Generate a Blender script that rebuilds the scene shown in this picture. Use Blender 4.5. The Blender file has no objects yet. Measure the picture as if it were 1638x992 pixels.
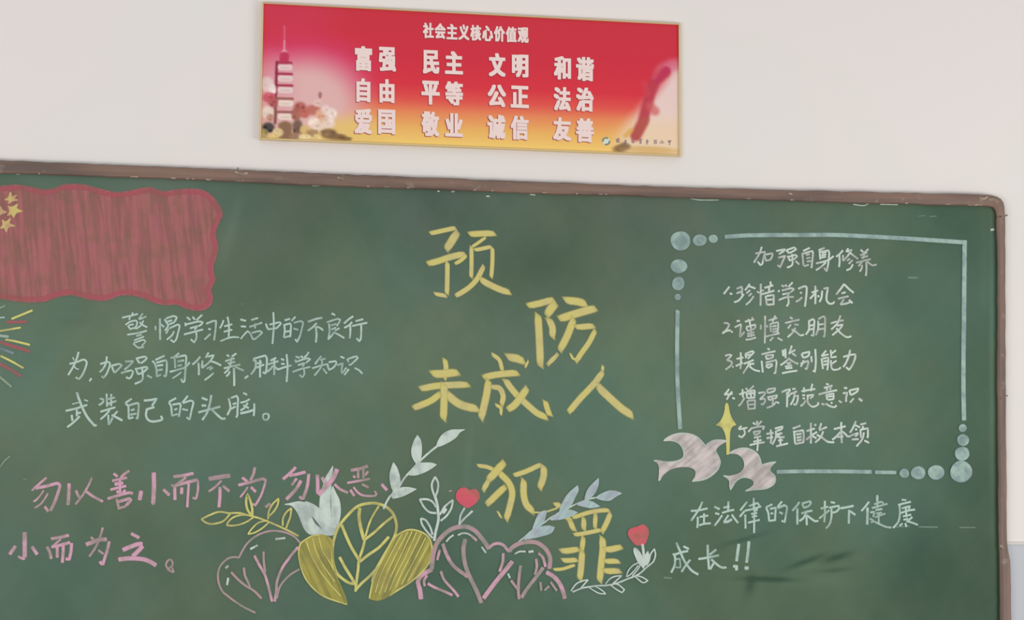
import bpy, bmesh, math, random
import numpy as np
from mathutils import Vector, Matrix
from mathutils.geometry import tessellate_polygon

scene = bpy.context.scene
C = scene.collection

# ------------------------------------------------------------------ camera
FPX, CX, CY = 3000.0, 819.0, 496.0
PITCH, YAW, ROLL = (math.radians(a) for a in (3.7988, -11.0782, 0.4935))
DIST, CAMZ = 5.1, 1.60
Rm = Matrix.Rotation(YAW, 3, 'Y') @ Matrix.Rotation(PITCH, 3, 'X') @ Matrix.Rotation(ROLL, 3, 'Z')
SWAP = Matrix(((1, 0, 0), (0, 0, -1), (0, 1, 0)))
CAMR = SWAP @ Rm
CAM = Vector((0.0, -DIST, CAMZ))
cam_data = bpy.data.cameras.new('camera')
cam = bpy.data.objects.new('camera', cam_data)
C.objects.link(cam)
cam.matrix_world = Matrix.Translation(CAM) @ CAMR.to_4x4()
cam_data.sensor_fit = 'HORIZONTAL'
cam_data.sensor_width = 36.0
cam_data.lens = FPX / 1638.0 * 36.0
cam_data.clip_start = 0.05
scene.camera = cam


def W(px, py, depth=0.0):
    """World point that stands `depth` metres in front of the wall (the plane y = 0)."""
    d = CAMR @ Vector(((px - CX) / FPX, -(py - CY) / FPX, -1.0))
    t = (-depth - CAM.y) / d.y
    return CAM + d * t


# ------------------------------------------------------------------ light and exposure
scene.view_settings.view_transform = 'Standard'
scene.view_settings.look = 'None'
scene.view_settings.exposure = 0.20
scene.view_settings.gamma = 1.0
scene.view_settings.use_curve_mapping = False
world = bpy.data.worlds.new('daylight')
scene.world = world
world.use_nodes = True
wb = world.node_tree.nodes['Background']
wb.inputs['Color'].default_value = (0.93, 0.97, 1.0, 1)
wb.inputs['Strength'].default_value = 0.62


def area(name, loc, target, sx, sy, power, color):
    d = bpy.data.lights.new(name, 'AREA')
    d.shape = 'RECTANGLE'; d.size = sx; d.size_y = sy
    d.energy = power; d.color = color
    o = bpy.data.objects.new(name, d); C.objects.link(o)
    o.location = loc
    o.rotation_euler = (Vector(target) - Vector(loc)).to_track_quat('-Z', 'Y').to_euler()
    return o


area('right_fill_light', (4.6, -3.6, 0.9), (1.3, 0, 0.9), 2.6, 1.5, 80, (1.0, 0.965, 0.93))  # unseen area light, added low at the right to brighten the wall
area('front_fill_light', (-1.8, -4.6, 0.8), (-0.1, 0, 1.5), 2.6, 1.3, 82, (1.0, 0.965, 0.95))  # unseen area light, added in front to lift the middle of the wall


# ------------------------------------------------------------------ helpers
def lin(c):
    out = []
    for v in c[:3]:
        v = v / 255.0
        out.append(v / 12.92 if v <= 0.04045 else ((v + 0.055) / 1.055) ** 2.4)
    return tuple(out) + (1.0,)


def props(o, label=None, cat=None, group=None, kind=None):
    if label: o['label'] = label
    if cat: o['category'] = cat
    if group: o['group'] = group
    if kind: o['kind'] = kind
    return o


def empty(name, loc, parent=None):
    o = bpy.data.objects.new(name, None)
    o.empty_display_size = 0.05
    C.objects.link(o)
    if parent is not None:
        o.parent = parent
        o.location = Vector(loc) - origin(parent)
    else:
        o.location = loc
    return o


def origin(o):
    p = Vector((0, 0, 0))
    while o is not None:
        p += Vector(o.location); o = o.parent
    return p


def mesh_obj(name, verts, faces, mats, parent=None, attrs=None, cols=None, fmat=None, smooth=False):
    """One mesh object from world-space points; its origin sits at its own centre."""
    vs = [Vector(v) for v in verts]
    lo = Vector((min(v.x for v in vs), min(v.y for v in vs), min(v.z for v in vs)))
    hi = Vector((max(v.x for v in vs), max(v.y for v in vs), max(v.z for v in vs)))
    c = (lo + hi) * 0.5
    me = bpy.data.meshes.new(name)
    me.from_pydata([tuple(v - c) for v in vs], [], faces)
    for m in (mats if isinstance(mats, (list, tuple)) else [mats]):
        me.materials.append(m)
    if attrs is not None:
        a = me.attributes.new('core', 'FLOAT', 'POINT')
        a.data.foreach_set('value', attrs)
    if cols is not None:
        a = me.attributes.new('print', 'FLOAT_COLOR', 'POINT')
        a.data.foreach_set('color', cols)
    if fmat is not None:
        me.polygons.foreach_set('material_index', fmat)
    if smooth:
        me.polygons.foreach_set('use_smooth', [True] * len(me.polygons))
    me.update()
    o = bpy.data.objects.new(name, me)
    C.objects.link(o)
    if parent is not None:
        o.parent = parent
        o.location = c - origin(parent)
    else:
        o.location = c
    return o


def new_mat(name):
    m = bpy.data.materials.new(name)
    m.use_nodes = True
    nt = m.node_tree
    b = nt.nodes['Principled BSDF']
    return m, nt, b


def N(nt, t, **kw):
    n = nt.nodes.new(t)
    for k, v in kw.items():
        setattr(n, k, v)
    return n


def mixrgb(nt, fac, a, b):
    n = N(nt, 'ShaderNodeMix', data_type='RGBA')
    for sock, v in ((n.inputs[0], fac), (n.inputs[6], a), (n.inputs[7], b)):
        if hasattr(v, 'is_linked') or hasattr(v, 'node'):
            nt.links.new(v, sock)
        else:
            sock.default_value = v
    return n.outputs[2]


def math_n(nt, op, a, b=None, clamp=False):
    n = N(nt, 'ShaderNodeMath', operation=op)
    n.use_clamp = clamp
    for i, v in enumerate((a, b)):
        if v is None: continue
        if hasattr(v, 'node'): nt.links.new(v, n.inputs[i])
        else: n.inputs[i].default_value = v
    return n.outputs[0]


def ramp(nt, v, lo, hi, o0=0.0, o1=1.0, smooth=True):
    n = N(nt, 'ShaderNodeMapRange')
    if smooth: n.interpolation_type = 'SMOOTHSTEP'
    nt.links.new(v, n.inputs[0])
    n.inputs[1].default_value = lo; n.inputs[2].default_value = hi
    n.inputs[3].default_value = o0; n.inputs[4].default_value = o1
    return n.outputs[0]


def noise(nt, scale, detail=3.0, rot=0.0, stretch=(1, 1, 1), rough=0.5, off=(0, 0, 0)):
    """Noise in world metres; rot turns it in the plane of the wall."""
    g = N(nt, 'ShaderNodeNewGeometry')
    r = N(nt, 'ShaderNodeVectorRotate', rotation_type='Y_AXIS')
    r.inputs['Angle'].default_value = rot
    nt.links.new(g.outputs['Position'], r.inputs['Vector'])
    m = N(nt, 'ShaderNodeMapping')
    m.inputs['Scale'].default_value = stretch
    m.inputs['Location'].default_value = off
    nt.links.new(r.outputs[0], m.inputs[0])
    n = N(nt, 'ShaderNodeTexNoise')
    n.inputs['Scale'].default_value = scale
    n.inputs['Detail'].default_value = detail
    n.inputs['Roughness'].default_value = rough
    nt.links.new(m.outputs[0], n.inputs[0])
    return n.outputs[0]


# ------------------------------------------------------------------ materials
def mat_wall(name, c1, c2, rough=0.85, bump=0.15):
    m, nt, b = new_mat(name)
    n1 = ramp(nt, noise(nt, 1.6, 4.0), 0.35, 0.65)
    n2 = noise(nt, 90.0, 4.0)
    col = mixrgb(nt, n1, lin(c1), lin(c2))
    nt.links.new(col, b.inputs['Base Color'])
    b.inputs['Roughness'].default_value = rough
    b.inputs['Specular IOR Level'].default_value = 0.2
    bp = N(nt, 'ShaderNodeBump')
    bp.inputs['Strength'].default_value = bump
    bp.inputs['Distance'].default_value = 0.001
    nt.links.new(n2, bp.inputs['Height'])
    nt.links.new(bp.outputs[0], b.inputs['Normal'])
    return m


M_WALL = mat_wall('white_plaster', (225, 216, 212), (221, 217, 211))
M_DADO = mat_wall('grey_dado_paint', (176, 179, 187), (184, 187, 190), 0.5)
M_LIP = mat_wall('dado_lip_paint', (200, 194, 188), (206, 200, 194), 0.6)
M_FLOOR = mat_wall('grey_terrazzo', (128, 126, 122), (140, 137, 131), 0.45, 0.05)

# blackboard enamel: dark green under rubbed chalk and painted-in light, both set by one map over the board
m, nt, b = new_mat('green_board_enamel')
at = N(nt, 'ShaderNodeAttribute', attribute_name='core')
fine = noise(nt, 5.0, 5.0, rot=0.5, stretch=(1.0, 1, 0.55), rough=0.6)
wipe = noise(nt, 9.0, 4.0, rot=0.9, stretch=(0.35, 1, 2.2), rough=0.55, off=(3, 0, 7))
grain = noise(nt, 420.0, 2.0)
dens = math_n(nt, 'ADD', at.outputs['Fac'], math_n(nt, 'MULTIPLY', math_n(nt, 'SUBTRACT', fine, 0.5), 0.42))
dens = math_n(nt, 'ADD', dens, math_n(nt, 'MULTIPLY', math_n(nt, 'SUBTRACT', wipe, 0.5), 0.12))
dens = math_n(nt, 'ADD', dens, math_n(nt, 'MULTIPLY', math_n(nt, 'SUBTRACT', grain, 0.5), 0.05), clamp=True)
hue = ramp(nt, noise(nt, 2.4, 3.0, off=(9, 0, 2)), 0.4, 0.62)
dark = mixrgb(nt, hue, lin((42, 74, 56)), lin((48, 73, 55)))
dust = mixrgb(nt, hue, lin((104, 132, 112)), lin((110, 131, 103)))
hz = N(nt, 'ShaderNodeAttribute', attribute_name='greying')
greyed = mixrgb(nt, dens, lin((72, 76, 68)), lin((118, 122, 112)))
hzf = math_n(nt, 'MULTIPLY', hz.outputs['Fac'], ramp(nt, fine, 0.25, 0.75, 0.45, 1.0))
nt.links.new(mixrgb(nt, hzf, mixrgb(nt, dens, dark, dust), greyed), b.inputs['Base Color'])
b.inputs['Roughness'].default_value = 0.62
b.inputs['Specular IOR Level'].default_value = 0.25
M_BOARD = m

# weathered brown frame
def frame_mat(name, stretch):
    m, nt, b = new_mat(name)
    s1 = ramp(nt, noise(nt, 10.0, 5.0, stretch=stretch), 0.32, 0.68)
    s2 = ramp(nt, noise(nt, 30.0, 4.0), 0.60, 0.74)
    c = mixrgb(nt, s1, lin((94, 76, 68)), lin((128, 100, 86)))
    c = mixrgb(nt, math_n(nt, 'MULTIPLY', s2, 0.45), c, lin((152, 138, 122)))
    nt.links.new(c, b.inputs['Base Color'])
    b.inputs['Roughness'].default_value = 0.55
    return m


M_FRAME = frame_mat('worn_brown_frame', (0.25, 1, 3.0))
M_FRAME_V = frame_mat('worn_brown_frame_upright', (3.0, 1, 0.25))

m, nt, b = new_mat('gold_metal_strip')
b.inputs['Base Color'].default_value = lin((226, 200, 146))
b.inputs['Metallic'].default_value = 0.5
b.inputs['Roughness'].default_value = 0.32
M_GOLD = m

m, nt, b = new_mat('dull_screw_metal')
b.inputs['Base Color'].default_value = lin((128, 116, 100))
b.inputs['Metallic'].default_value = 0.5
b.inputs['Roughness'].default_value = 0.5
M_SCREW = m

m, nt, b = new_mat('printed_panel')
at = N(nt, 'ShaderNodeAttribute', attribute_name='print')
nt.links.new(at.outputs['Color'], b.inputs['Base Color'])
b.inputs['Roughness'].default_value = 0.5
b.inputs['Specular IOR Level'].default_value = 0.12
M_PRINT = m


def flat_mat(name, c, rough=0.5):
    m, nt, b = new_mat(name)
    b.inputs['Base Color'].default_value = lin(c)
    b.inputs['Roughness'].default_value = rough
    b.inputs['Specular IOR Level'].default_value = 0.3
    return m


M_INK = flat_mat('print_white_pink', (232, 208, 202))
M_INK2 = flat_mat('print_shadow_maroon', (150, 44, 58))
M_INK3 = flat_mat('print_grey_violet', (128, 108, 118))
M_INK4 = flat_mat('print_grey_green', (106, 130, 116))
M_INK5 = flat_mat('print_pale_mint', (206, 214, 196))


def chalk_mat(name, c1, c2, alpha, rot=0.0, streak=0.0, fade=0.3):
    """Soft chalk: pigment grains over the board, thinner where a stroke fades out at its edges."""
    m, nt, b = new_mat('chalk_' + name)
    at = N(nt, 'ShaderNodeAttribute', attribute_name='core')
    g = noise(nt, 260.0, 2.0)
    patch = noise(nt, 26.0, 3.0)
    st = noise(nt, 16.0, 2.0, rot=rot, stretch=(6.0, 1.0, 0.5))
    edge = math_n(nt, 'ADD', at.outputs['Fac'], math_n(nt, 'MULTIPLY', math_n(nt, 'SUBTRACT', g, 0.5), 0.22))
    a = ramp(nt, edge, 0.02, 0.70)
    thin = math_n(nt, 'MULTIPLY', ramp(nt, patch, 0.42, 0.72), fade)
    a = math_n(nt, 'MULTIPLY', a, math_n(nt, 'SUBTRACT', alpha, math_n(nt, 'MULTIPLY', thin, alpha)))
    if streak:
        s = math_n(nt, 'MULTIPLY', ramp(nt, st, 0.34, 0.68), streak)
        a = math_n(nt, 'MULTIPLY', a, math_n(nt, 'SUBTRACT', 1.0, s), clamp=True)
    col = mixrgb(nt, ramp(nt, patch, 0.40, 0.62), lin(c1), lin(c2))
    nt.links.new(col, b.inputs['Base Color'])
    nt.links.new(a, b.inputs['Alpha'])
    b.inputs['Roughness'].default_value = 0.9
    b.inputs['Specular IOR Level'].default_value = 0.1
    return m


CH = {
    'mint': chalk_mat('mint', (186, 208, 196), (176, 198, 186), 0.88),
    'white': chalk_mat('white', (206, 218, 206), (196, 200, 194), 0.88),
    'pink': chalk_mat('pink', (214, 164, 184), (186, 160, 160), 0.88),
    'dusty': chalk_mat('dusty', (182, 150, 154), (172, 158, 152), 0.90),
    'yellow': chalk_mat('yellow', (202, 191, 116), (208, 196, 132), 0.96, 0.9, 0.0, 0.16),
    'lemon': chalk_mat('lemon', (208, 202, 122), (196, 190, 120), 0.93),
    'olive': chalk_mat('olive', (170, 162, 84), (176, 166, 92), 0.90, 0.45, 0.45, 0.2),
    'olive_right': chalk_mat('olive_right', (170, 162, 84), (176, 166, 92), 0.90, -0.42, 0.45, 0.2),
    'chip': chalk_mat('chip', (188, 170, 150), (160, 142, 124), 0.75),
    'trace': chalk_mat('trace', (142, 168, 148), (150, 166, 150), 0.5),
    'milk': chalk_mat('milk', (206, 218, 208), (192, 204, 198), 0.90, 0.2, 0.12, 0.2),
    'frost': chalk_mat('frost', (176, 198, 196), (182, 192, 200), 0.92, -0.6, 0.2, 0.2),
    'bird': chalk_mat('bird', (214, 202, 198), (198, 186, 182), 0.90, -0.9, 0.30, 0.12),
    'sky': chalk_mat('sky', (166, 190, 180), (158, 180, 178), 0.88, 0.6, 0.12),
    'flag': chalk_mat('flag', (172, 106, 108), (168, 110, 104), 0.90, 0.12, 0.30, 0.15),
    'rose': chalk_mat('rose', (188, 98, 108), (182, 104, 108), 0.62),
    'red': chalk_mat('red', (206, 92, 106), (204, 112, 110), 0.95),
    'starry': chalk_mat('starry', (208, 190, 118), (212, 176, 134), 0.88),
    'grey': chalk_mat('grey', (158, 172, 146), (150, 160, 140), 0.70),
    'blue': chalk_mat('blue', (136, 152, 160), (130, 146, 150), 0.75),
}

# ------------------------------------------------------------------ traced strokes (crop origin, crop width, chalk width, chalk)
TEXT1 = '''
#L1 pale chalk writing, first line of the left paragraph
@190 485 150 30 mint
60 255 330 190;240 165 238 230;195 215 185 290;200 320 120 378;200 325 290 303 322 335 305 400 268 450;160 395 200 455 262 432;180 385 258 370;420 180 350 282;360 285 480 232;430 305 385 390 300 450;365 335 430 390 498 420;150 552 350 520 490 482;305 575 400 550;265 650 440 585;250 705 300 750 350 790;258 695 430 642 470 672 405 745;345 778 440 768
@190 485 150 32 mint
640 400 645 470;35:718 270 722 640;735 370 790 415;800 278 830 330 868 385;825 268 955 225 1015 250 965 335 885 365;850 322 930 300;870 372 845 430 805 480;885 440 1035 375 1062 400 1035 520 1000 640 960 682 905 640;870 450 825 530;965 490 930 560 840 640
@190 485 150 32 mint
1190 245 1250 295;1290 240 1330 290;1455 205 1360 295;1160 345 1170 400;1175 372 1400 320 1465 335 1440 375 1390 402;1245 440 1375 402 1325 462;1140 548 1470 460;1350 500 1358 600 1320 690 1260 632
@320 485 150 32 mint
110 360 230 312 280 312 268 480 245 650;145 450 185 458;80 635 180 540
@320 485 150 32 mint
410 300 385 370 345 440;425 405 560 370;480 240 505 390 500 590;415 500 560 465;355 665 480 615 590 592 680 600
@320 485 150 32 mint
705 285 800 310;715 405 800 412;28:710 625 770 550 830 490 875 525;895 295 1010 260;865 415 1080 342;960 360 960 440;880 535 905 590 928 630 975 620;905 520 1045 488 1085 515 1030 570 955 630
@320 485 150 32 mint
1150 360 1170 420 1195 460;1215 375 1390 335 1412 360 1375 400 1335 440;1195 458 1335 438;1280 160 1288 400 1265 710
@450 485 150 32 mint
60 300 150 275;50 370 60 480 42 600;60 378 155 355 170 400 155 590;70 500 150 488;45 600 155 575;245 240 180 310;220 345 340 315 378 345 360 440 325 570 275 680 245 630;215 445 295 465
@450 485 150 34 mint
465 325 600 280 715 255;615 350 550 420 465 480;600 410 615 550 605 685;620 410 680 435 730 475
@450 485 150 32 mint
880 180 940 210;795 335 990 275 1030 295 1000 350 970 400;870 390 965 362;870 462 955 428;835 360 842 500 820 630;815 635 870 580 905 530;1015 435 935 485;900 510 980 540 1050 580 1100 612
@450 485 150 34 mint
1255 230 1180 280 1095 355;1235 330 1180 390 1100 430;1205 390 1205 500 1195 615;1300 315 1430 280;1240 400 1370 370 1500 342;1395 380 1395 520 1385 630 1360 665 1315 612
#L2 pale chalk writing, second line of the left paragraph
@100 555 150 34 mint
20:180 180 200 235;280 90 250 200 190 340 100 490;125 297 250 265 370 222 422 270 395 380 345 490 290 562 230 535;24:205 340 240 380 285 392
@100 555 150 34 mint
505 550 470 600
@100 555 150 34 mint
775 170 755 290 710 380 650 440;660 300 790 262 832 300 800 400 765 480 715 542 685 510;860 325 875 380 902 440 930 440;870 325 990 300 1035 325 990 375 930 435
@100 555 150 34 mint
1095 255 1235 250 1175 320 1080 400;1025 457 1200 410 1230 440 1205 510 1170 552 1110 530;1290 190 1315 240 1345 285;1300 200 1440 170 1472 200 1430 245 1370 285;1275 370 1320 480;1300 382 1470 350 1485 375 1400 450 1320 475;1388 360 1402 480 1400 560 1370 600 1265 645;36:1480 500 1560 540
@230 555 150 34 mint
360 155 285 190 205 228;150 245 195 300 222 400 225 520;220 278 380 235 402 262 400 400 385 515;235 330 335 315;240 410 325 395;220 518 300 485;345 500 388 518
@230 555 150 34 mint
615 110 520 185 465 190;540 200 550 370;560 182 720 150 742 180 730 350 710 600 680 615 650 560;590 255 700 235;590 332 665 318;455 437 700 367 760 325 800 270;24:655 440 580 500 500 550
@230 555 150 34 mint
985 170 930 240 850 310;955 280 962 390 960 490;1025 240 1015 360;1130 100 1080 190;1110 172 1222 145 1150 260 1015 370;1160 245 1260 280 1350 325;28:1180 340 1100 380;1205 360 1150 402;30:1220 455 1140 525 1060 582
@360 555 150 34 mint
30 140 75 168;195 115 120 168;5 250 165 200;50 290 175 262;115 190 90 330;-20 375 120 340 265 308;80 340 50 400 -10 460;180 350 260 385 325 415;80 430 60 480 20 512;38:155 370 160 530 160 680
@360 555 150 34 mint
405 505 345 548
@360 555 150 34 mint
510 195 500 250;510 205 700 150 730 200 722 400 700 465 660 442;535 235 535 340 500 420 450 480;560 290 640 270;525 372 680 310;612 230 610 380 612 530
@360 555 150 34 mint
890 190 795 240;755 305 930 250;860 210 860 340 858 488;840 330 780 400 720 440;870 350 925 398;980 210 1030 232;980 295 1040 300;925 395 1040 355 1160 322;1075 130 1092 350 1075 612
@460 555 150 32 mint
140 170 210 190;230 160 270 190;370 90 335 145 290 185;135 225 145 270;145 262 340 200 397 215 320 280;180 320 300 282 260 345;85 440 220 390 395 350;285 380 292 480 255 532 210 490
@460 555 150 32 mint
590 160 540 220 480 300;570 228 660 205;430 375 570 330 700 300;600 230 600 310 560 390 470 500;620 380 685 465;700 300 705 350 720 398;720 267 840 250 852 290 790 370 715 402
@460 555 150 32 mint
925 170 990 195;870 322 965 288 945 380 950 460 980 430 1025 365;1040 212 1065 265;1045 215 1200 165 1225 195 1170 250 1100 312 1070 308;1070 390 1030 440 990 490;1175 370 1250 410 1305 470
#L3 pale chalk writing, third line of the left paragraph
@100 610 150 36 mint
24:170 400 300 365;55 517 240 475 430 412;42:250 195 280 290 310 370 360 490 430 620 510 720 560 775 590 762;24:380 325 445 345;250 500 250 610;258 562 320 548;38:160 590 172 690;85 800 190 720 300 612
@100 610 150 34 mint
655 300 725 322;635 415 690 385 720 340;770 220 780 440;850 225 850 430;795 312 915 283;800 395 940 342;665 532 920 455;820 512 750 590 665 665;800 590 805 760 850 690 870 640;960 525 900 590;40:860 592 960 640 1045 685
@190 620 150 36 mint
225 195 115 270;120 285 165 320 172 430 175 545;185 310 330 272 348 300 340 420 330 540;215 400 275 380;200 475 305 455;175 545 255 520;300 530 335 545
@190 620 150 38 mint
440 228 560 218 660 195 620 260 580 320;480 385 620 342;490 383 475 480 500 550 560 590 640 592 740 570 762 545 735 500
@190 620 150 34 mint
1000 185 880 250;875 262 912 320 930 500;940 300 1070 278 1080 310 1065 420 1050 510;970 390 1020 370;930 492 1030 462;1205 145 1160 205 1110 265;1120 272 1260 230 1302 262 1270 400 1238 562 1185 520;1110 377 1210 397
@300 620 150 38 mint
250 180 345 217;250 315 325 315;190 435 380 385 570 335;415 135 390 280 340 440 260 565;430 390 510 470 600 545 660 540
@300 620 150 34 mint
720 190 750 350 730 410 695 480;760 182 860 145 882 200 872 380 870 480 850 522;790 292 850 272;760 372 840 332;975 95 1040 127;925 265 1010 245 1085 205;1050 270 990 360 925 400;975 310 1070 362;40:925 452 1050 425 1160 390;1165 280 1165 400 1155 495
@300 620 150 30 mint
1365 455 1410 470 1420 510 1395 560 1350 565 1320 535 1325 475 1365 455
#L4 pink chalk writing, upper line
@40 740 150 60 pink
44:372 265 270 355 120 488;190 450 380 410 560 365 608 400 580 520 520 690 445 840;55:405 855 345 770;36:325 490 270 570 200 650 150 682;36:400 540 340 640 270 730 170 795
@40 740 150 60 pink
64:770 370 765 560 752 740;50:890 490 920 560 950 610;44:1165 270 1110 400 1000 580 880 730;52:1060 500 1200 600 1360 682
@170 740 150 44 pink
130 195 195 245;400 145 320 200 250 268;105 320 240 290 360 265;60:150 380 290 355;75 475 210 440 345 410;235 280 240 420 240 530;50:180 510 260 520;330 480 290 530;50:25 632 200 580 380 530 465 537;180 640 195 700 215 785;55:180 695 300 660 400 635 430 655 350 750;200 805 340 765
@170 740 150 74 pink
610 500 580 652;80:830 180 832 450 820 700;795 715 840 700;60:1000 470 1100 570
@170 740 150 60 pink
1175 248 1350 225 1520 190;48:1390 260 1300 330 1200 402;44:1140 385 1185 430;1195 430 1200 650;1200 402 1400 350 1590 302;42:1600 310 1602 460 1575 610 1550 635 1510 612;1320 440 1315 545;48:1440 370 1425 600 1415 780
@300 740 150 60 pink
80:375 288 560 255 740 228;44:590 318 490 420 370 508;60:565 430 565 600 548 780;52:620 410 730 500
@300 740 150 54 pink
955 265 1050 335;1175 85 1150 200 1100 310;38:1050 430 990 520 920 605;890 395 1100 345 1320 285 1370 325;44:1365 325 1290 560 1185 750 1140 722;1110 430 1190 512
@300 740 150 60 pink
1440 722 1365 780
@440 740 150 58 pink
360 85 280 170 140 290;255 230 400 200 530 165;590 200 560 420 485 640;430 595 480 640;50:375 280 290 395;64:450 320 370 460 200 640
@440 740 150 66 pink
740 215 745 400 745 540;820 260 860 330 900 400;85:1080 120 1010 280 910 400 760 560;50:1040 380 1140 470 1270 530
@540 730 150 46 pink
60:235 245 400 215 525 170;360 240 360 380;450 220 450 380;270 345 310 370;530 265 480 330;170 465 370 430 560 395;52:225 590 290 690;40:280 540 340 620 430 680 560 695 650 690 680 660 650 610;430 490 540 545
@540 730 150 56 pink
770 490 860 590
#L5 pink chalk writing, lower line
@0 840 150 66 pink
270 370 170 510;84:430 130 432 400 430 560;50:430 580 400 592 320 548;560 380 650 512
@0 840 150 58 pink
895 240 1050 215 1200 180;40:1060 250 990 310 900 385;820 385 870 480 892 590;900 385 1060 350 1220 305;1250 320 1240 460 1210 600 1150 592;1000 390 1000 565;1105 350 1100 500 1090 655
@140 840 150 58 pink
44:60 215 115 260;44:265 50 235 160 180 310 110 440 30 550;75:-20 340 90 300 200 260 330 250;380 290 350 420 300 580 265 695;215 640 260 690;44:190 440 275 505
@140 840 150 80 pink
60:765 150 900 222;620 435 750 380 880 335 955 330;960 370 890 450 790 545;545 602 700 585 850 585 1000 605 1110 650 1195 705
@140 840 150 34 pink
1440 595 1390 640 1370 710 1410 760 1465 730 1490 670 1460 600;1395 765 1440 800 1500 825;1480 750 1505 825
#T large yellow chalk title characters
@660 350 200 70 yellow
235 192 400 155 560 120;120:585 175 520 280 445 400;95:205 590 350 550 500 500 680 460;60:700 480 640 540 560 590;455 570 455 750 450 960 450 985;60:290 985 380 1000 440 1010
@660 350 200 70 yellow
92:750 205 900 195 1070 190;50:955 245 880 300 780 370;62:770 370 772 560 768 770;60:815 410 920 390 1030 365;62:1045 380 1045 560 1030 770;78:930 620 850 780 740 900 570 1010;95:890 800 1040 880 1180 940 1270 960
@820 470 200 100 yellow
205 158 380 120 530 75;130:560 130 500 200 450 280;110:330 275 345 500 365 950;100:470 330 520 440 520 570
@820 470 200 110 yellow
115:690 88 830 100 960 130;120:620 330 800 270 1080 190;800 330 720 540 620 740;70:590 790 460 930;90:830 440 950 430 1060 420;80:1080 480 1000 640 900 780 830 890;36:755 780 790 850 830 855
@650 560 200 95 yellow
75:500 120 520 230 500 380;120:340 315 500 310 670 290;100:190 510 400 470 810 450;110:490 450 495 600 485 910;100:440 570 330 660 100 760;120:540 590 680 700 820 750 930 765
@740 560 200 90 yellow
100:280 360 400 330 560 310 720 300;60:385 60 480 130 520 270;95:560 390 620 480 720 600 850 720 980 830 1100 880;80:1080 670 1120 800 1150 860;110:340 400 310 600 240 900;80:380 490 480 500 530 600 510 720;50:430 720 500 760 500 850;110:840 500 770 610 680 720 600 780;120:590 95 700 110 800 140;40:860 140 820 230
@860 570 200 95 yellow
50:855 125 850 190;850 210 740 360 560 550 410 730;115:780 390 960 560 1120 700 1240 770
@740 730 200 100 yellow
60:200 125 320 140 430 190;95:470 210 600 340 650 480 620 650 570 830;34:455 720 510 810;115:540 80 430 210 340 310;80:340 310 270 450;100:555 400 430 520 320 630
@740 730 200 100 yellow
75:680 250 850 190 1020 110;100:1060 130 1060 260 1010 420;100:800 310 800 500 840 640 930 720;26:930 735 1060 735 1180 700 1260 670;80:1210 640 1290 640
@870 810 200 80 yellow
60:280 160 360 170;330 180 400 320;64:380 150 560 90 700 60 850 50;80:870 90 830 200 760 340;80:520 150 525 310;70:675 90 670 290;64:400 375 560 350 740 310
@870 810 200 85 yellow
80:515 400 500 580;95:500 590 490 760 470 960;90:225 590 340 580 450 560;75:245 710 340 710 430 700;50:130 830 250 820 400 770;100:765 410 770 560 750 760 730 985;95:800 570 900 560 1010 530;80:800 725 880 720 980 720;90:790 850 880 850 995 845
'''
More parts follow.
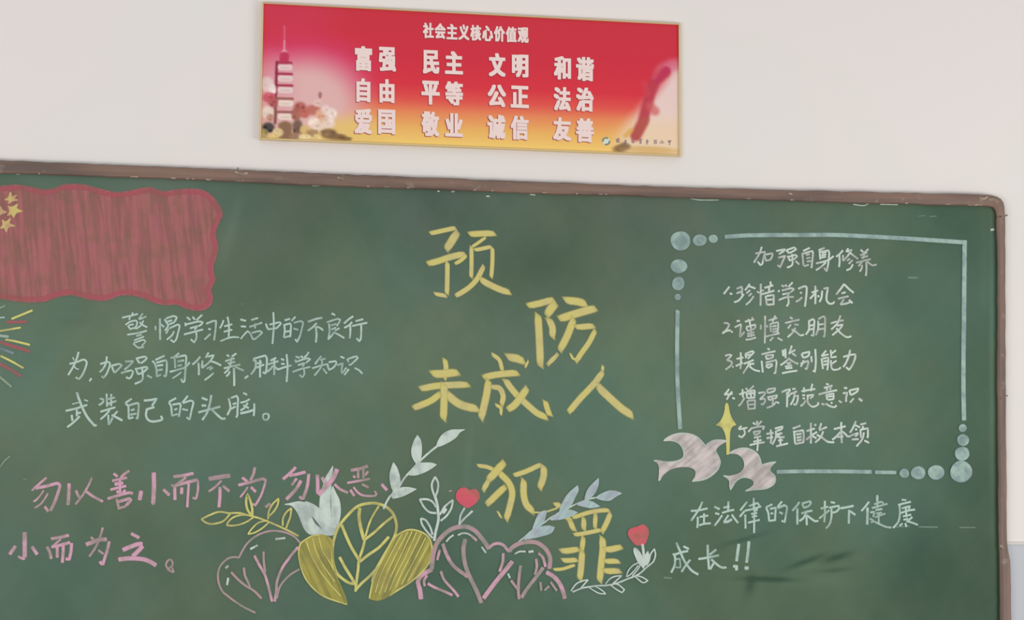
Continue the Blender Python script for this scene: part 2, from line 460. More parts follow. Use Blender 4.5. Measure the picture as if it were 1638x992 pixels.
TEXT2 = '''
#R0 white chalk heading inside the chalk border
@1190 370 150 32 white
310 275 270 390 175 545;200 388 370 358 340 470 320 570 285 590 240 530;355 410 385 510;365 410 490 385 500 410 460 495 375 512
@1190 370 150 32 white
565 345 720 315 690 350 610 400;600 462 720 430 680 520 630 630 590 590;740 330 790 385;750 330 880 285 910 320 800 380;760 430 800 510;770 450 900 415 930 440 870 490 790 510;840 400 845 580 755 635;900 520 965 580
@1190 370 150 32 white
1150 290 1035 345;1020 380 1040 600;1040 390 1190 345 1205 370 1195 500 1180 640;1085 415 1150 400;1090 475 1160 460;1100 530 1165 520;1050 610 1130 585
@1190 370 150 32 white
1410 290 1305 330;1320 340 1335 490;1320 360 1475 335 1490 370 1475 550 1445 700 1400 640;1360 380 1440 362;1355 420 1435 405;1350 460 1430 445;1260 562 1460 510 1565 435;1430 545 1350 620 1260 680
@1300 380 150 32 white
525 225 480 280 410 335;465 300 470 420 460 515;530 310 530 400;620 190 585 250;600 250 680 215 620 310 530 410;640 260 720 320 790 375;650 370 600 405;695 395 630 460;700 470 660 540 590 572
@1300 380 150 32 white
840 215 880 255;970 205 910 260;830 310 950 262;850 355 965 322;905 260 880 370;760 440 880 410 1010 378;860 430 800 500;950 420 1040 485 1110 472;860 480 855 540 820 595;935 430 940 550 928 670
#R1 white chalk list entry numbered 1
@1145 435 150 32 white
235 260 190 320 140 385;245 375 285 390
@1145 435 150 32 white
365 295 460 258;365 375 460 335;460 280 455 400;320 530 400 500 490 390;590 210 560 260 510 320;580 250 690 290;600 320 535 375;625 375 575 425;660 425 600 510 525 575
@1145 435 150 34 white
26:720 340 760 370;785 210 785 400 780 590;26:800 320 840 330;850 280 1000 235;955 170 960 260;930 270 930 340;800 390 900 365 1020 328;870 420 890 575;890 420 1010 405 1010 560;900 490 990 480;895 575 1020 565
@1145 435 150 32 white
1150 235 1195 260;1210 225 1240 255;1340 185 1270 260;40:1090 330 1110 345;1155 325 1320 285 1365 305 1310 355;1165 395 1290 365 1250 420;1100 495 1220 445 1360 437;1265 450 1270 550 1235 600
@1250 435 150 34 white
295 295 400 252 440 270 430 450 410 605;325 360 355 370;255 522 310 490 360 445
@1250 435 150 34 white
530 360 640 325;590 245 595 400 590 560;590 370 500 470;640 410 650 440;710 330 700 440 665 525;735 295 815 275 790 400 790 500 840 555 900 550 925 520
@1250 435 150 34 white
1095 210 1040 290 955 395;1100 220 1180 300 1260 365;1050 375 1120 355;990 470 1170 425;1090 480 1030 570;1030 570 1140 550 1220 520;1180 490 1240 545
#R2 white chalk list entry numbered 2
@1145 495 150 32 white
140 240 200 240 235 270 190 350 115 420;125 415 180 380 260 365;265 390 295 395
@1145 495 150 32 white
365 205 420 200;330 315 440 260 430 380 420 480 500 395;510 215 670 175;570 170 575 200;635 135 640 190;590 200 600 270;530 310 690 265 680 330 560 380;530 320 560 380;610 280 620 480;550 430 670 400;550 470 680 445;520 530 610 520 700 490
@1145 495 150 32 white
785 270 785 350;860 115 860 350 855 590;880 280 910 310;920 195 1070 150;1040 110 990 220;950 250 960 390;960 250 1085 225 1090 300 1075 400;980 300 1060 285;985 350 1065 335;985 395 1060 380;875 475 1110 415;1000 490 945 550;1080 500 1160 545
@1250 495 150 32 white
150 140 195 165;65 240 180 210 310 180;165 265 115 330;225 265 295 270;240 320 200 400 110 485;180 350 260 400 330 455 390 440
@1250 495 150 32 white
480 200 480 350 425 440;480 205 550 170 575 200 565 340 560 460 520 450;485 290 560 270;490 355 565 335;640 200 640 340 600 450;645 170 730 125 760 150 760 330 750 480 730 460;650 265 745 255;650 350 750 335
@1250 495 150 32 white
860 245 960 215 1085 190;1030 110 980 240 870 350;970 285 1070 265 1020 340 890 450;960 330 1040 420 1140 485 1220 470
#R3 white chalk list entry numbered 3
@1145 550 150 32 white
165 210 240 190 275 205 190 290;200 290 270 310 280 350 240 400 170 450;300 390 295 415
@1145 550 150 32 white
365 265 480 240;435 150 440 300 430 440;350 390 470 330;515 180 530 250;515 175 640 130 665 150 560 260;540 200 620 190;490 350 660 285;590 310 570 370 475 520;610 350 670 350;600 340 600 400;590 400 680 460 770 480
@1145 550 150 32 white
905 85 940 105;800 185 920 155 1040 130;870 205 890 270;880 205 1000 195 990 240 890 270;800 300 820 500;870 330 1050 285 1060 330 1050 430 1040 515 1010 510;880 380 900 420;880 370 980 355 980 385 910 425
@1145 550 150 34 white
56:1180 110 1190 210;1215 90 1220 250;1325 35 1280 180;1290 160 1385 110;1340 170 1400 215;1290 250 1210 320 1130 375;1270 260 1380 330 1440 350;1240 345 1310 330;1210 400 1330 378;1280 340 1280 440;1220 430 1335 420;1160 515 1280 490 1420 470
@1250 550 150 34 white
350 175 380 245;360 170 490 140 470 210 390 245;335 350 460 300 470 330 440 440 410 430;390 290 340 400;520 220 530 320;590 95 600 300 585 490 550 470
@1250 550 150 32 white
780 120 700 215;700 215 820 185;700 260 725 440;720 260 820 240 815 350 800 460;735 310 800 300;740 370 800 355;860 110 870 240 960 225;950 115 870 175;865 290 870 400 910 455 1010 440 1030 410;960 295 880 350
@1250 550 150 34 white
1080 230 1200 195 1290 185 1290 240 1240 370 1180 455 1130 410;1200 110 1170 230 1130 330 1080 405
#R4 white chalk list entry numbered 4
@1145 600 150 32 white
230 245 200 290 150 340;150 342 290 330;285 290 230 360 190 430;290 400 330 415
@1145 600 150 32 white
410 340 520 300;465 250 475 390;395 540 440 500 500 400;520 230 560 260;660 190 590 260;530 300 550 410;540 290 670 270 680 290 670 410;560 330 660 315;560 405 670 395;610 280 615 400;550 450 570 595;560 450 685 440 680 590;570 520 660 510;570 595 690 580
@1145 600 150 32 white
745 315 850 300 860 330 770 425;770 425 850 410 860 460 820 520 790 500;890 260 910 320;900 250 1040 230 1020 280 920 315;910 385 930 440;900 390 1070 355 1050 400 940 440;980 370 1000 480 985 510;890 575 980 540 1040 490;1040 470 1105 490
@1250 600 150 32 white
5 300 80 265 155 250;150 260 110 330 140 360 90 400;95 300 100 430 95 560;190 245 245 240;150 335 270 285;230 310 210 430 160 520;220 375 290 360 280 450 250 520 210 510
@1250 600 150 32 white
350 285 460 265 590 245;390 220 400 300;540 155 510 280;365 355 410 355;370 405 410 415;335 540 380 510 420 450;440 365 560 345 540 380 500 410;460 380 460 480 540 555 620 530 650 500 630 480
@1250 600 150 32 white
780 155 825 165;745 225 890 185;800 220 790 270;860 200 850 260;650 340 800 300 970 265;780 340 800 430;790 345 910 325 910 420;800 380 890 370;810 435 910 420;700 500 750 520;770 500 860 550 930 560 960 530;860 485 890 490;1000 450 1050 480
@1250 600 150 34 white
1095 225 1145 230;1075 320 1150 310 1130 400 1130 465;1185 270 1210 350;1190 270 1345 235 1320 290 1220 350;1260 410 1200 480;40:1350 410 1410 455
#R5 white chalk list entry numbered 5
@1165 660 150 32 white
225 235 180 290;190 295 330 265;270 290 290 370 230 435 180 405
@1165 660 150 32 white
430 180 480 210;500 150 510 220;580 150 500 240;350 340 390 290;390 280 520 250 630 245 600 300;440 330 460 390;440 340 560 320 540 360 470 395;450 440 570 415;440 510 580 480;375 570 500 540 630 520;515 450 515 560 505 670
@1165 660 150 34 white
670 375 790 355;670 450 780 430;740 300 750 430 740 540;815 280 950 245 930 290 850 320;830 320 830 430 770 560;850 380 940 360;900 370 850 430 980 430;870 490 950 480;910 430 910 560;835 590 940 565 1040 540
@1260 660 150 34 white
220 230 90 280;110 320 130 550;120 335 270 310 280 400 275 520;150 385 240 370;160 440 240 425;165 490 245 475;130 550 280 520
@1260 660 150 34 white
330 325 470 280;405 180 405 350 405 540;40:470 210 495 225;325 475 400 410 510 340;430 410 500 450;585 190 550 290;550 310 680 255;620 330 570 440 480 525;510 390 600 440 700 510 810 520
@1260 660 150 34 white
810 290 910 265 1010 240;935 170 935 350 945 530;920 340 850 420 780 475;950 330 1010 380 1050 420 1100 410;870 430 970 415
@1260 660 150 34 white
1190 150 1150 250 1090 350;1180 220 1260 260;1180 290 1210 300;1110 400 1230 360;1120 470 1240 465;1230 370 1180 420;1270 210 1370 185;1320 240 1300 290;1270 300 1280 440;1270 300 1400 275 1400 420 1385 440;1330 350 1300 470 1200 590;1340 490 1420 530
#M1 pale chalk slogan below the chalk border, upper line
@1090 785 150 34 mint
165 355 300 345 455 310;365 195 310 320 170 525;285 460 285 560 275 650;320 460 465 435;395 400 395 580;310 605 400 580 510 570
@1090 785 150 34 mint
575 280 665 325;590 395 660 412;580 610 650 520 710 430;735 295 840 280;820 190 815 350;710 390 820 355 920 335;820 430 740 550;44:740 550 810 540 880 500;880 420 930 490 990 565
@1090 785 150 34 mint
1145 195 1030 345;1100 360 1020 455;1115 420 1120 660;1180 270 1330 215 1360 260;1110 350 1250 320 1390 275;1260 130 1265 300;1260 360 1330 330;1220 410 1320 385;1230 460 1320 440;1270 400 1270 740;1165 560 1365 510
@1220 785 150 34 mint
165 240 60 290;60 300 100 400 110 530;130 320 230 295 220 420 215 520;140 400 180 395;115 530 230 510;335 190 260 280;44:260 300 390 255;400 260 425 300 400 450 385 550 330 525;290 375 350 405
@1220 785 150 36 mint
640 200 590 270 520 350;605 310 605 590;690 230 720 300;690 225 820 185 840 215 800 270 720 300;680 400 760 370 865 350;760 380 710 480 640 530;765 440 770 600;770 430 860 500 920 535 970 525
@1220 785 150 34 mint
1015 315 1140 280;1085 180 1085 400 1075 550;990 485 1080 410 1160 345;1190 200 1260 215;1160 300 1250 280 1330 265 1330 320 1280 370 1210 385;1200 320 1200 450 1170 580 1105 660
@1340 785 150 38 mint
50 308 160 290 275 265;200 340 195 450 195 575;215 360 260 390 305 425
@1340 785 150 34 mint
545 195 490 270 415 355;42:520 300 520 440 515 590;640 240 760 195 800 230;600 305 740 265 870 230;690 80 695 300;44:690 100 690 180;660 340 780 320;570 380 640 370 620 460;670 400 770 385;650 465 830 400;715 400 715 560;560 490 620 520;580 555 640 530;640 540 740 590 850 635 930 645
@1340 785 150 34 mint
1120 160 1195 165;1055 250 1170 220 1275 195;1080 260 1085 400 1060 540 970 650;1120 310 1260 270 1240 320;1090 395 1230 350 1350 330;1140 450 1280 420;1190 310 1200 460;1150 510 1230 490;1300 460 1240 520;1200 530 1300 560 1400 600;1130 575 1080 615;1180 570 1200 630
#M2 pale chalk slogan below the chalk border, lower line
@1060 850 150 38 mint
185 390 215 450 210 590 150 720;210 410 320 370 440 345;240 200 300 340 380 520 500 680 620 755;365 265 455 310;480 500 400 600 330 710;26:230 490 300 480 310 630;26:230 630 310 635
@1060 850 150 38 mint
785 240 790 400 810 665;935 320 820 410;625 485 760 465 980 420;830 665 890 560;850 490 960 590 1040 635 1110 630
@1060 850 150 54 mint
1330 225 1310 370 1290 520;1235 610 1310 620;1290 600 1290 680
@1060 850 150 54 mint
1505 180 1490 370 1465 545;1435 640 1500 640;1465 620 1465 670
'''
DRAW = '''
#chalk_flag|red chalk flag with wavy edge filled by vertical hatching
@0 240 462.4 26 flag fill
F:-900 215 -600 200 -300 225 0 215 100 208 180 222 250 235 300 230 360 208 430 203 500 212 580 235 660 250 730 243 800 228 850 222 900 238 940 245 1000 235 1080 230 1150 240 1200 275 1240 330 1250 370 1225 420 1210 480 1225 540 1220 590 1200 650 1200 700 1210 730 1185 790 1195 840 1180 880 1130 900 1060 890 1000 865 930 868 860 850 800 825 720 812 660 820 600 842 520 840 460 825 390 812 320 825 250 848 180 852 100 848 0 835 -300 850 -600 830 -900 840
@0 240 462.4 26 rose outline
-900 222 -600 207 -300 232 0 222 100 215 180 229 250 242 300 236 360 216 430 211 500 220 580 243 660 257 730 250 800 236 850 230 900 245 940 252 1000 242 1080 238 1150 248 1195 283 1230 335 1240 370 1217 420 1202 480 1217 540 1212 590 1192 650 1192 700 1202 730 1177 790 1187 838 1172 870 1130 891 1060 881 1000 857 930 860 860 842 800 817 720 804 660 812 600 834 520 832 460 817 390 804 320 817 250 840 180 844 100 840 0 827 -300 842
@0 290 148.6 14 starry star
F:180 195 215 275 300 240 245 305 325 335 225 350 150 395 160 335 75 325 145 285
@0 290 148.6 14 starry star
F:310 400 290 480 395 530 290 560 240 640 205 580 125 605 170 525 140 440 220 450
@0 290 148.6 14 starry star
F:40 680 95 715 190 650 155 740 270 790 155 810 110 900 75 820 0 832 50 765
@0 290 148.6 14 starry star
F:-60 480 -20 490 20 440 40 500 120 545 40 575 -10 600 -40 560 -90 560 -60 530
#chalk_firework|burst of short yellow, red and white chalk rays
@0 470 297.3 16 grey ray
-80 160 45 105
@0 470 297.3 18 lemon ray
102 222 285 146
@0 470 297.3 26 rose ray
58 250 235 248
@0 470 297.3 16 lemon ray
-80 338 0 328 182 298
@0 470 297.3 12 mint ray
-60 216 40 208
@0 470 297.3 24 mint ray
-60 362 0 370 75 378
@0 470 297.3 18 lemon ray
48 403 130 418 262 450
@0 470 297.3 30 rose ray
-80 400 0 425 130 468 262 508
@0 470 297.3 24 blue ray
-60 455 0 480 120 525
@0 470 297.3 18 lemon ray
5 548 100 595 205 655
@0 470 297.3 28 rose ray
0 618 90 668 185 725
@0 470 297.3 20 grey ray
-60 690 0 735 100 820
@0 720 82.6 40 grey ray
-150 690 0 540 150 340 310 200
#chalk_border|pale blue chalk border line with round dots at two corners
@1040 360 231.2 20 sky dot
O:345 180 108 104
@1040 360 231.2 20 sky dot
O:562 172 76 60
@1040 360 231.2 20 sky dot
O:715 157 50 44
@1040 360 231.2 20 sky dot
O:325 470 89 75
@1040 360 231.2 20 sky dot
O:318 665 68 76
@1040 360 231.2 20 sky dot
O:312 815 34 34
@1040 360 231.2 20 sky dot
O:305 980 20 20
@0 0 1638 7 sky line
1160 379 1200 376.5 1290 376 1340 376 1440 381 1546 388
@0 0 1638 7.5 sky line
1543 385 1542 500 1541 600 1542 672
@0 0 1638 7 sky line
1084 498 1083 560 1084 620 1088 686
@0 0 1638 6.5 sky line
1243 755 1277 754.2 1335 754.2 1394 755
@0 0 1638 6 sky line
1400 755.5 1433 756
@1420 640 247.8 20 sky dot
O:792 297 40 40
@1420 640 247.8 20 sky dot
O:798 425 62 60
@1420 640 247.8 20 sky dot
O:787 568 76 70
@1420 640 247.8 20 sky dot
O:777 758 112 108
@1420 640 247.8 20 sky dot
O:512 768 84 74
@1420 640 247.8 20 sky dot
O:322 768 74 66
@1420 640 247.8 20 sky dot
O:175 775 50 46
#chalk_sparkle|yellow chalk four pointed sparkle over a thin stem
@1040 640 247.6 12 lemon fill
F:812 35 825 60 840 140 870 210 905 262 870 275 845 320 838 400 835 570 812 575 808 430 800 370 775 310 740 275 700 265 745 225 775 170 793 100 797 50
#chalk_dove|larger white chalk dove, left of the two
@1040 640 247.6 12 bird fill
F:145 430 185 395 240 368 310 352 380 352 450 368 510 400 550 440 585 480 620 450 660 430 720 422 815 430 770 455 725 485 695 525 700 555 725 600 742 660 730 710 700 755 650 800 590 835 530 852 445 862 475 820 485 780 480 745 450 720 400 705 330 705 270 715 210 735 160 770 125 805 100 850 90 850 98 780 95 700 78 665 40 640 80 640 140 652 210 655 280 645 335 620 355 590 350 540 330 490 295 455 250 435 200 428
@1040 640 247.6 9 mint outline
145 430 185 398 240 371 310 356 380 356 450 372 510 404 550 444 585 484 620 454 660 434 720 426 815 430;695 525 700 555 722 600 738 660 726 710 697 752 647 797 588 832 530 849 450 859;40 640 80 644 140 656 210 659 280 649 335 624 355 590 350 540 330 490 295 455 250 435 200 428
#chalk_dove|smaller white chalk dove, right of the two
@1140 680 320 9 bird fill
F:140 228 180 205 230 190 280 190 330 208 370 240 390 280 400 325 440 315 480 305 518 302 490 325 470 355 475 385 505 410 515 450 500 485 465 510 420 525 350 530 268 540 310 515 335 490 335 460 310 440 280 430 240 432 205 450 180 475 160 510 145 532 140 500 138 460 120 435 88 415 130 420 180 410 220 395 250 365 262 330 255 290 240 265 210 240 175 232
@1140 680 320 7 mint outline
140 228 180 207 230 193 280 193 330 211 367 242 387 282 400 328 440 318 480 307 518 302 488 327 468 357 475 385 502 412 511 450 497 482 463 507 420 521 350 527 268 540;88 415 130 422 138 460 140 500 145 532 160 510 180 473 205 448 240 429 280 427
#chalk_sprig|yellow green chalk sprig of seven outlined leaves
@310 780 200 24 lemon stem
480 335 600 335 720 365 850 400 980 450 1120 510 1250 570 1370 635
@310 780 200 24 lemon leaf
100 415 200 365 330 320 480 340;480 340 400 430 320 465 220 478 150 455 100 415
@310 780 200 22 lemon leaf
430 495 460 440 530 385 640 360 780 370;780 390 700 445 600 485 500 500 430 495
@310 780 200 30 lemon leaf
740 350 700 280 685 180 705 85 740 170 765 280 765 355
@310 780 200 24 lemon leaf
975 410 980 320 1030 220 1110 145 1100 220 1050 310 985 375
@310 780 200 20 lemon leaf
710 610 760 540 850 460 970 430;985 455 900 530 800 590 710 610
@310 780 200 24 lemon leaf
1165 500 1170 400 1215 320 1278 272;1278 272 1265 380 1235 460 1210 530
#chalk_blossom|pink outlined chalk blossom at the left end of the bouquet
@340 840 200 26 dusty outline
560 1150 400 1070 270 985 200 930 130 870 85 770 70 660 90 560 140 490 210 435 290 420 345 430;345 430 390 340 450 245 540 165 640 110 760 78 870 80 980 105 1080 160 1155 245
@340 840 200 30 dusty vein
245 620 340 720 440 800 540 860 640 960
@340 840 200 32 dusty vein
410 560 425 660 470 760 490 820
@340 840 200 38 pink vein
550 405 610 520 680 640 720 760 745 860 780 1000
@340 840 200 30 dusty vein
668 350 672 480 690 620
@340 840 200 34 pink vein
1120 290 1050 370 990 450 920 550 870 660 840 760 835 860 815 1000
@340 840 200 26 dusty vein
1135 580 1020 650 920 750 870 840 845 960
@340 840 200 30 white dash
170 565 205 535;205 695 190 785;495 315 590 265;825 185 950 170
#chalk_lily|white chalk lily with three filled petals
@440 740 214.6 10 milk petal
F:118 512 190 520 240 560 290 640 320 720 360 810 410 865 470 885 600 882 560 810 500 760 460 700 435 640 420 560 380 500 300 478 240 485 180 500
@440 740 214.6 10 milk petal
F:370 480 440 500 510 540 560 580 640 660 690 740 750 790 710 882 600 885 578 812 525 740 475 675 445 645 400 560
@440 740 214.6 10 milk petal
F:550 575 547 470 560 380 585 290 620 180 665 110 707 42 700 110 690 200 680 330 672 470 680 620 690 745 640 700 600 640
@440 740 214.6 10 milk petal
F:690 330 705 290 740 370 780 450 797 540 795 640 775 740 755 800 700 800 692 600 688 450
#chalk_leaf|filled olive yellow chalk leaf left of the veined leaf
@340 840 200 20 olive fill
F:1150 240 1220 190 1300 145 1400 130 1500 150 1560 200 1570 350 1590 520 1620 660 1660 760 1700 850 1740 950 1760 1040 1600 990 1450 930 1330 840 1230 720 1170 590 1135 450 1130 330
@340 840 200 18 lemon outline
1760 1040 1600 990 1450 930 1330 840 1230 720 1170 590 1135 450 1130 330 1155 245 1220 190 1300 145 1400 130
@340 840 200 14 lemon streak
1230 210 1300 420 1420 620 1560 800 1680 930;1310 170 1370 380 1470 560 1600 740;1390 150 1440 330 1530 480 1590 590
#chalk_leaf|tall yellow chalk leaf with branching veins
@460 790 200 40 lemon outline
870 1180 790 1160 680 1080 620 985 590 850 590 700 610 590 650 470 700 385 780 290 880 190 980 140 1120 122 1220 140 1310 185 1380 260 1420 370 1425 460 1400 560 1350 660 1280 780 1200 920 1150 1010 1110 1150
@460 790 200 34 lemon vein
1010 600 990 700 950 820 930 900 925 985 905 1130 890 1280
@460 790 200 48 lemon vein
945 190 935 300 960 450 1000 600
@460 790 200 26 lemon vein
1195 160 1110 300 1060 420 1020 560
@460 790 200 36 lemon vein
1375 300 1250 400 1130 510 1020 595
@460 790 200 42 lemon vein
710 410 770 560 840 710 930 860
@460 790 200 40 lemon vein
1325 565 1200 700 1060 800 945 890
@520 850 200 42 lemon vein
190 340 260 470 340 600 400 700
@520 850 200 34 lemon vein
680 485 580 590 480 680 400 768
#chalk_leaf|rounded olive chalk leaf with diagonal hatching
@520 850 200 20 olive_right fill
F:600 768 630 640 690 500 760 350 830 210 900 90 1000 15 1100 -20 1200 -10 1300 30 1370 100 1400 200 1395 300 1370 400 1300 500 1200 600 1100 680 960 768 850 840 700 900 580 880
@520 850 200 20 lemon outline
580 880 600 768 630 640 690 500 760 350 830 210 900 90 1000 15 1100 -20 1200 -10 1300 30 1370 100 1400 200 1395 300 1370 400 1300 500 1200 600 1100 680 960 768 850 840
@520 850 200 15 lemon streak
1010 30 850 320 720 600 660 800;1080 10 920 320 790 600 710 820;1140 0 1000 300 860 600 780 800;1200 10 1060 320 930 580 850 760;1260 30 1130 300 1000 560 920 740;1320 80 1200 320 1080 540 1000 700;1360 150 1260 350 1160 530 1080 660
#chalk_sprig|tall white chalk sprig with five filled leaves
@600 680 200 26 milk stem
110 1100 150 1010 200 930 300 830 380 700 480 590 600 460 720 350 810 280
@600 680 200 10 milk leaf
F:810 280 830 200 900 110 1000 65 1100 62 1175 58 1110 95 1060 160 980 215 880 265
@600 680 200 10 milk leaf
F:540 505 490 420 478 320 510 210 555 135 597 200 610 300 602 420 570 490
@600 680 200 10 milk leaf
F:545 510 640 495 740 498 805 520 720 580 620 630 520 658 445 655 500 590
@600 680 200 10 milk leaf
F:245 870 205 780 193 660 215 560 240 492 290 570 322 680 328 780 300 850
@600 680 200 10 milk leaf
F:240 865 340 822 440 818 540 840 450 890 340 940 235 962 215 925
#chalk_sprig|white chalk sprig with four outlined leaves
@600 760 200 34 milk stem
785 280 810 370 825 480 830 580 810 680 790 760 775 860
@600 760 200 26 milk leaf
785 290 750 190 745 110 785 25;785 25 825 100 820 200 785 290
@600 760 200 26 milk leaf
585 320 680 318 750 350 800 420;585 320 640 420 710 485 800 500
@600 760 200 26 milk leaf
850 520 900 430 960 370 1018 328;1018 328 1000 430 940 530 860 600;50:885 495 925 440
@600 760 200 26 milk leaf
600 570 660 590 720 680 752 780;600 570 612 640 670 730 752 825
#chalk_tulip|red chalk tulip head over a forked white stalk
@600 760 200 14 red head
F:1210 425 1130 382 1075 325 1063 262 1093 200 1150 170 1200 178 1238 203 1300 187 1347 218 1365 290 1325 355 1262 405
@600 760 200 26 milk stem
1175 430 1120 530 1105 650
@600 760 200 26 milk stem
1275 472 1180 560 1105 640
#chalk_blossom|large pink chalk blossom in the middle of the bouquet
@660 830 200 64 pink outline
110 1050 95 930 72 830 110 750 200 690 250 665
@660 830 200 62 dusty outline
250 660 270 480 310 340 380 240 480 150 600 108 720 108 820 160 900 250 960 330 1000 390
@660 830 200 42 pink outline
1000 385 1050 340 1120 322 1190 347 1240 405 1270 430
@760 840 200 60 dusty outline
450 345 480 300 560 250 680 222 800 230 900 290 960 370 985 460 972 570
@760 840 200 58 pink outline
935 620 1020 670 1090 740 1145 850 1175 960
@660 830 200 50 pink vein
395 330 450 480 540 620 720 760
@660 830 200 58 dusty vein
690 270 665 400 680 560 730 720 840 950 900 1100
@660 830 200 38 pink vein
370 690 420 810 540 940 600 1020
@660 830 200 34 pink vein
200 850 290 900 400 945 520 1000
@660 830 200 40 pink vein
1187 455 1180 570 1140 690
@660 830 200 60 pink vein
1305 560 1210 680 1110 800 1010 930 930 1040
@660 830 200 28 mint dash
1250 720 1275 775;905 370 960 445
@660 830 200 34 dusty vein
1290 810 1390 940
@660 830 200 42 dusty vein
1415 615 1395 760 1385 930 1395 1050
@760 840 200 36 pink vein
800 445 808 550 785 650
@760 840 200 50 dusty vein
890 560 800 680 730 770 670 850 610 950
@760 840 200 28 dusty vein
855 750 868 860;970 800 910 855;990 750 1070 860
@660 830 200 24 white dash
440 300 490 245 535 215;595 215 650 190 720 195 770 225;1340 460 1400 430 1480 430;34:1520 435 1580 425
@660 830 200 36 pink dash
770 225 840 285;355 410 325 540;190 745 150 810 160 880
@760 840 200 40 pink dash
830 370 890 430 922 545
#chalk_sprig|pale blue chalk sprig with seven filled leaves
@800 740 200 18 milk stem
240 1040 310 985 430 880 560 800 680 710 820 640 960 560 1100 500 1180 475 1280 455
@800 740 200 10 frost leaf
F:430 885 460 770 510 670 580 630 607 640 590 720 550 815
@800 740 200 10 frost leaf
F:300 1000 430 885 530 845 640 830 713 850 670 920 560 960 400 995
@800 740 200 10 frost leaf
F:780 640 830 500 900 400 1012 302 1025 360 980 460 930 560 870 605
@800 740 200 10 frost leaf
F:655 745 740 670 820 628 920 622 1015 655 930 705 840 735 740 750
@800 740 200 10 frost leaf
F:1110 503 1128 400 1180 310 1290 206 1284 300 1240 400 1180 470 1150 503
@800 740 200 10 frost leaf
F:1005 545 1100 502 1200 512 1305 575 1200 594 1100 578
@800 740 200 10 frost leaf
F:1265 462 1330 408 1430 371 1510 375 1592 403 1520 443 1440 494 1350 494
#chalk_tulip|red chalk tulip head with white pointed petals and vine
@870 810 200 14 red head
F:1290 503 1210 503 1150 445 1108 370 1122 308 1180 283 1230 270 1290 245 1352 285 1368 360 1347 430 1320 495
@890 860 170 44 milk stem
1325 105 1340 200 1350 300
@890 860 170 10 milk petal
F:1200 160 1260 195 1320 290 1355 430 1280 415 1230 320 1193 220
@890 860 170 10 milk petal
F:1340 310 1410 208 1432 290 1400 380 1340 480 1295 410 1305 340
@890 860 170 22 milk leaf
1510 175 1450 260 1430 350 1390 430;1510 175 1527 260 1500 360 1430 430
@890 860 170 24 milk vine
1500 370 1380 470 1290 550 1200 600 1090 640 960 695 800 735 620 745 480 765 380 785 250 840
@890 860 170 20 milk leaf
1080 605 1110 510 1180 430 1250 395;1260 430 1210 500 1130 580 1080 605;1290 430 1250 500 1170 590
@890 860 170 20 milk leaf
1240 588 1320 610 1412 665 1340 697 1270 652 1215 600
@890 860 170 20 milk leaf
760 715 820 640 900 600 1005 588;1005 588 940 650 870 710
@890 860 170 20 milk leaf
880 705 960 730 1050 805;840 735 900 785 1010 850 1050 805
@890 860 170 22 milk leaf
225 825 300 720 390 672 488 653;488 653 430 720 360 800
@890 860 170 18 milk leaf
590 750 640 775 710 820 760 870;510 775 580 820 660 860 760 870
'''


# ------------------------------------------------------------------ strokes
def smooth_line(pts):
    """Catmull-Rom through the points, kept sharp where the hand turned sharply."""
    n = len(pts)
    if n < 3:
        return [np.array(p, float) for p in pts]
    P = [np.array(p, float) for p in pts]
    corner = [False] * n
    for i in range(1, n - 1):
        a, b = P[i] - P[i - 1], P[i + 1] - P[i]
        la, lb = np.linalg.norm(a) + 1e-9, np.linalg.norm(b) + 1e-9
        if float(a @ b) / (la * lb) < 0.30:
            corner[i] = True
    closed = np.linalg.norm(P[0] - P[-1]) < 1e-6
    out = [P[0]]
    for i in range(n - 1):
        p1, p2 = P[i], P[i + 1]
        p0 = P[i - 1] if i > 0 and not corner[i] else (P[n - 2] if closed and i == 0 else p1 - (p2 - p1) * 0.5)
        p3 = P[i + 2] if i + 2 < n and not corner[i + 1] else (P[1] if closed and i == n - 2 else p2 + (p2 - p1) * 0.5)
        L = np.linalg.norm(p2 - p1)
        m1 = (p2 - p0) * 0.5; m2 = (p3 - p1) * 0.5
        for v in (m1, m2):
            q = np.linalg.norm(v)
            if q > L * 1.1: v *= L * 1.1 / q
        k = max(2, min(8, int(L / 3.0) + 1))
        for j in range(1, k + 1):
            t = j / k
            h = ((2 * t**3 - 3 * t**2 + 1) * p1 + (t**3 - 2 * t**2 + t) * m1 + (-2 * t**3 + 3 * t**2) * p2 + (t**3 - t**2) * m2)
            out.append(h)
    return out


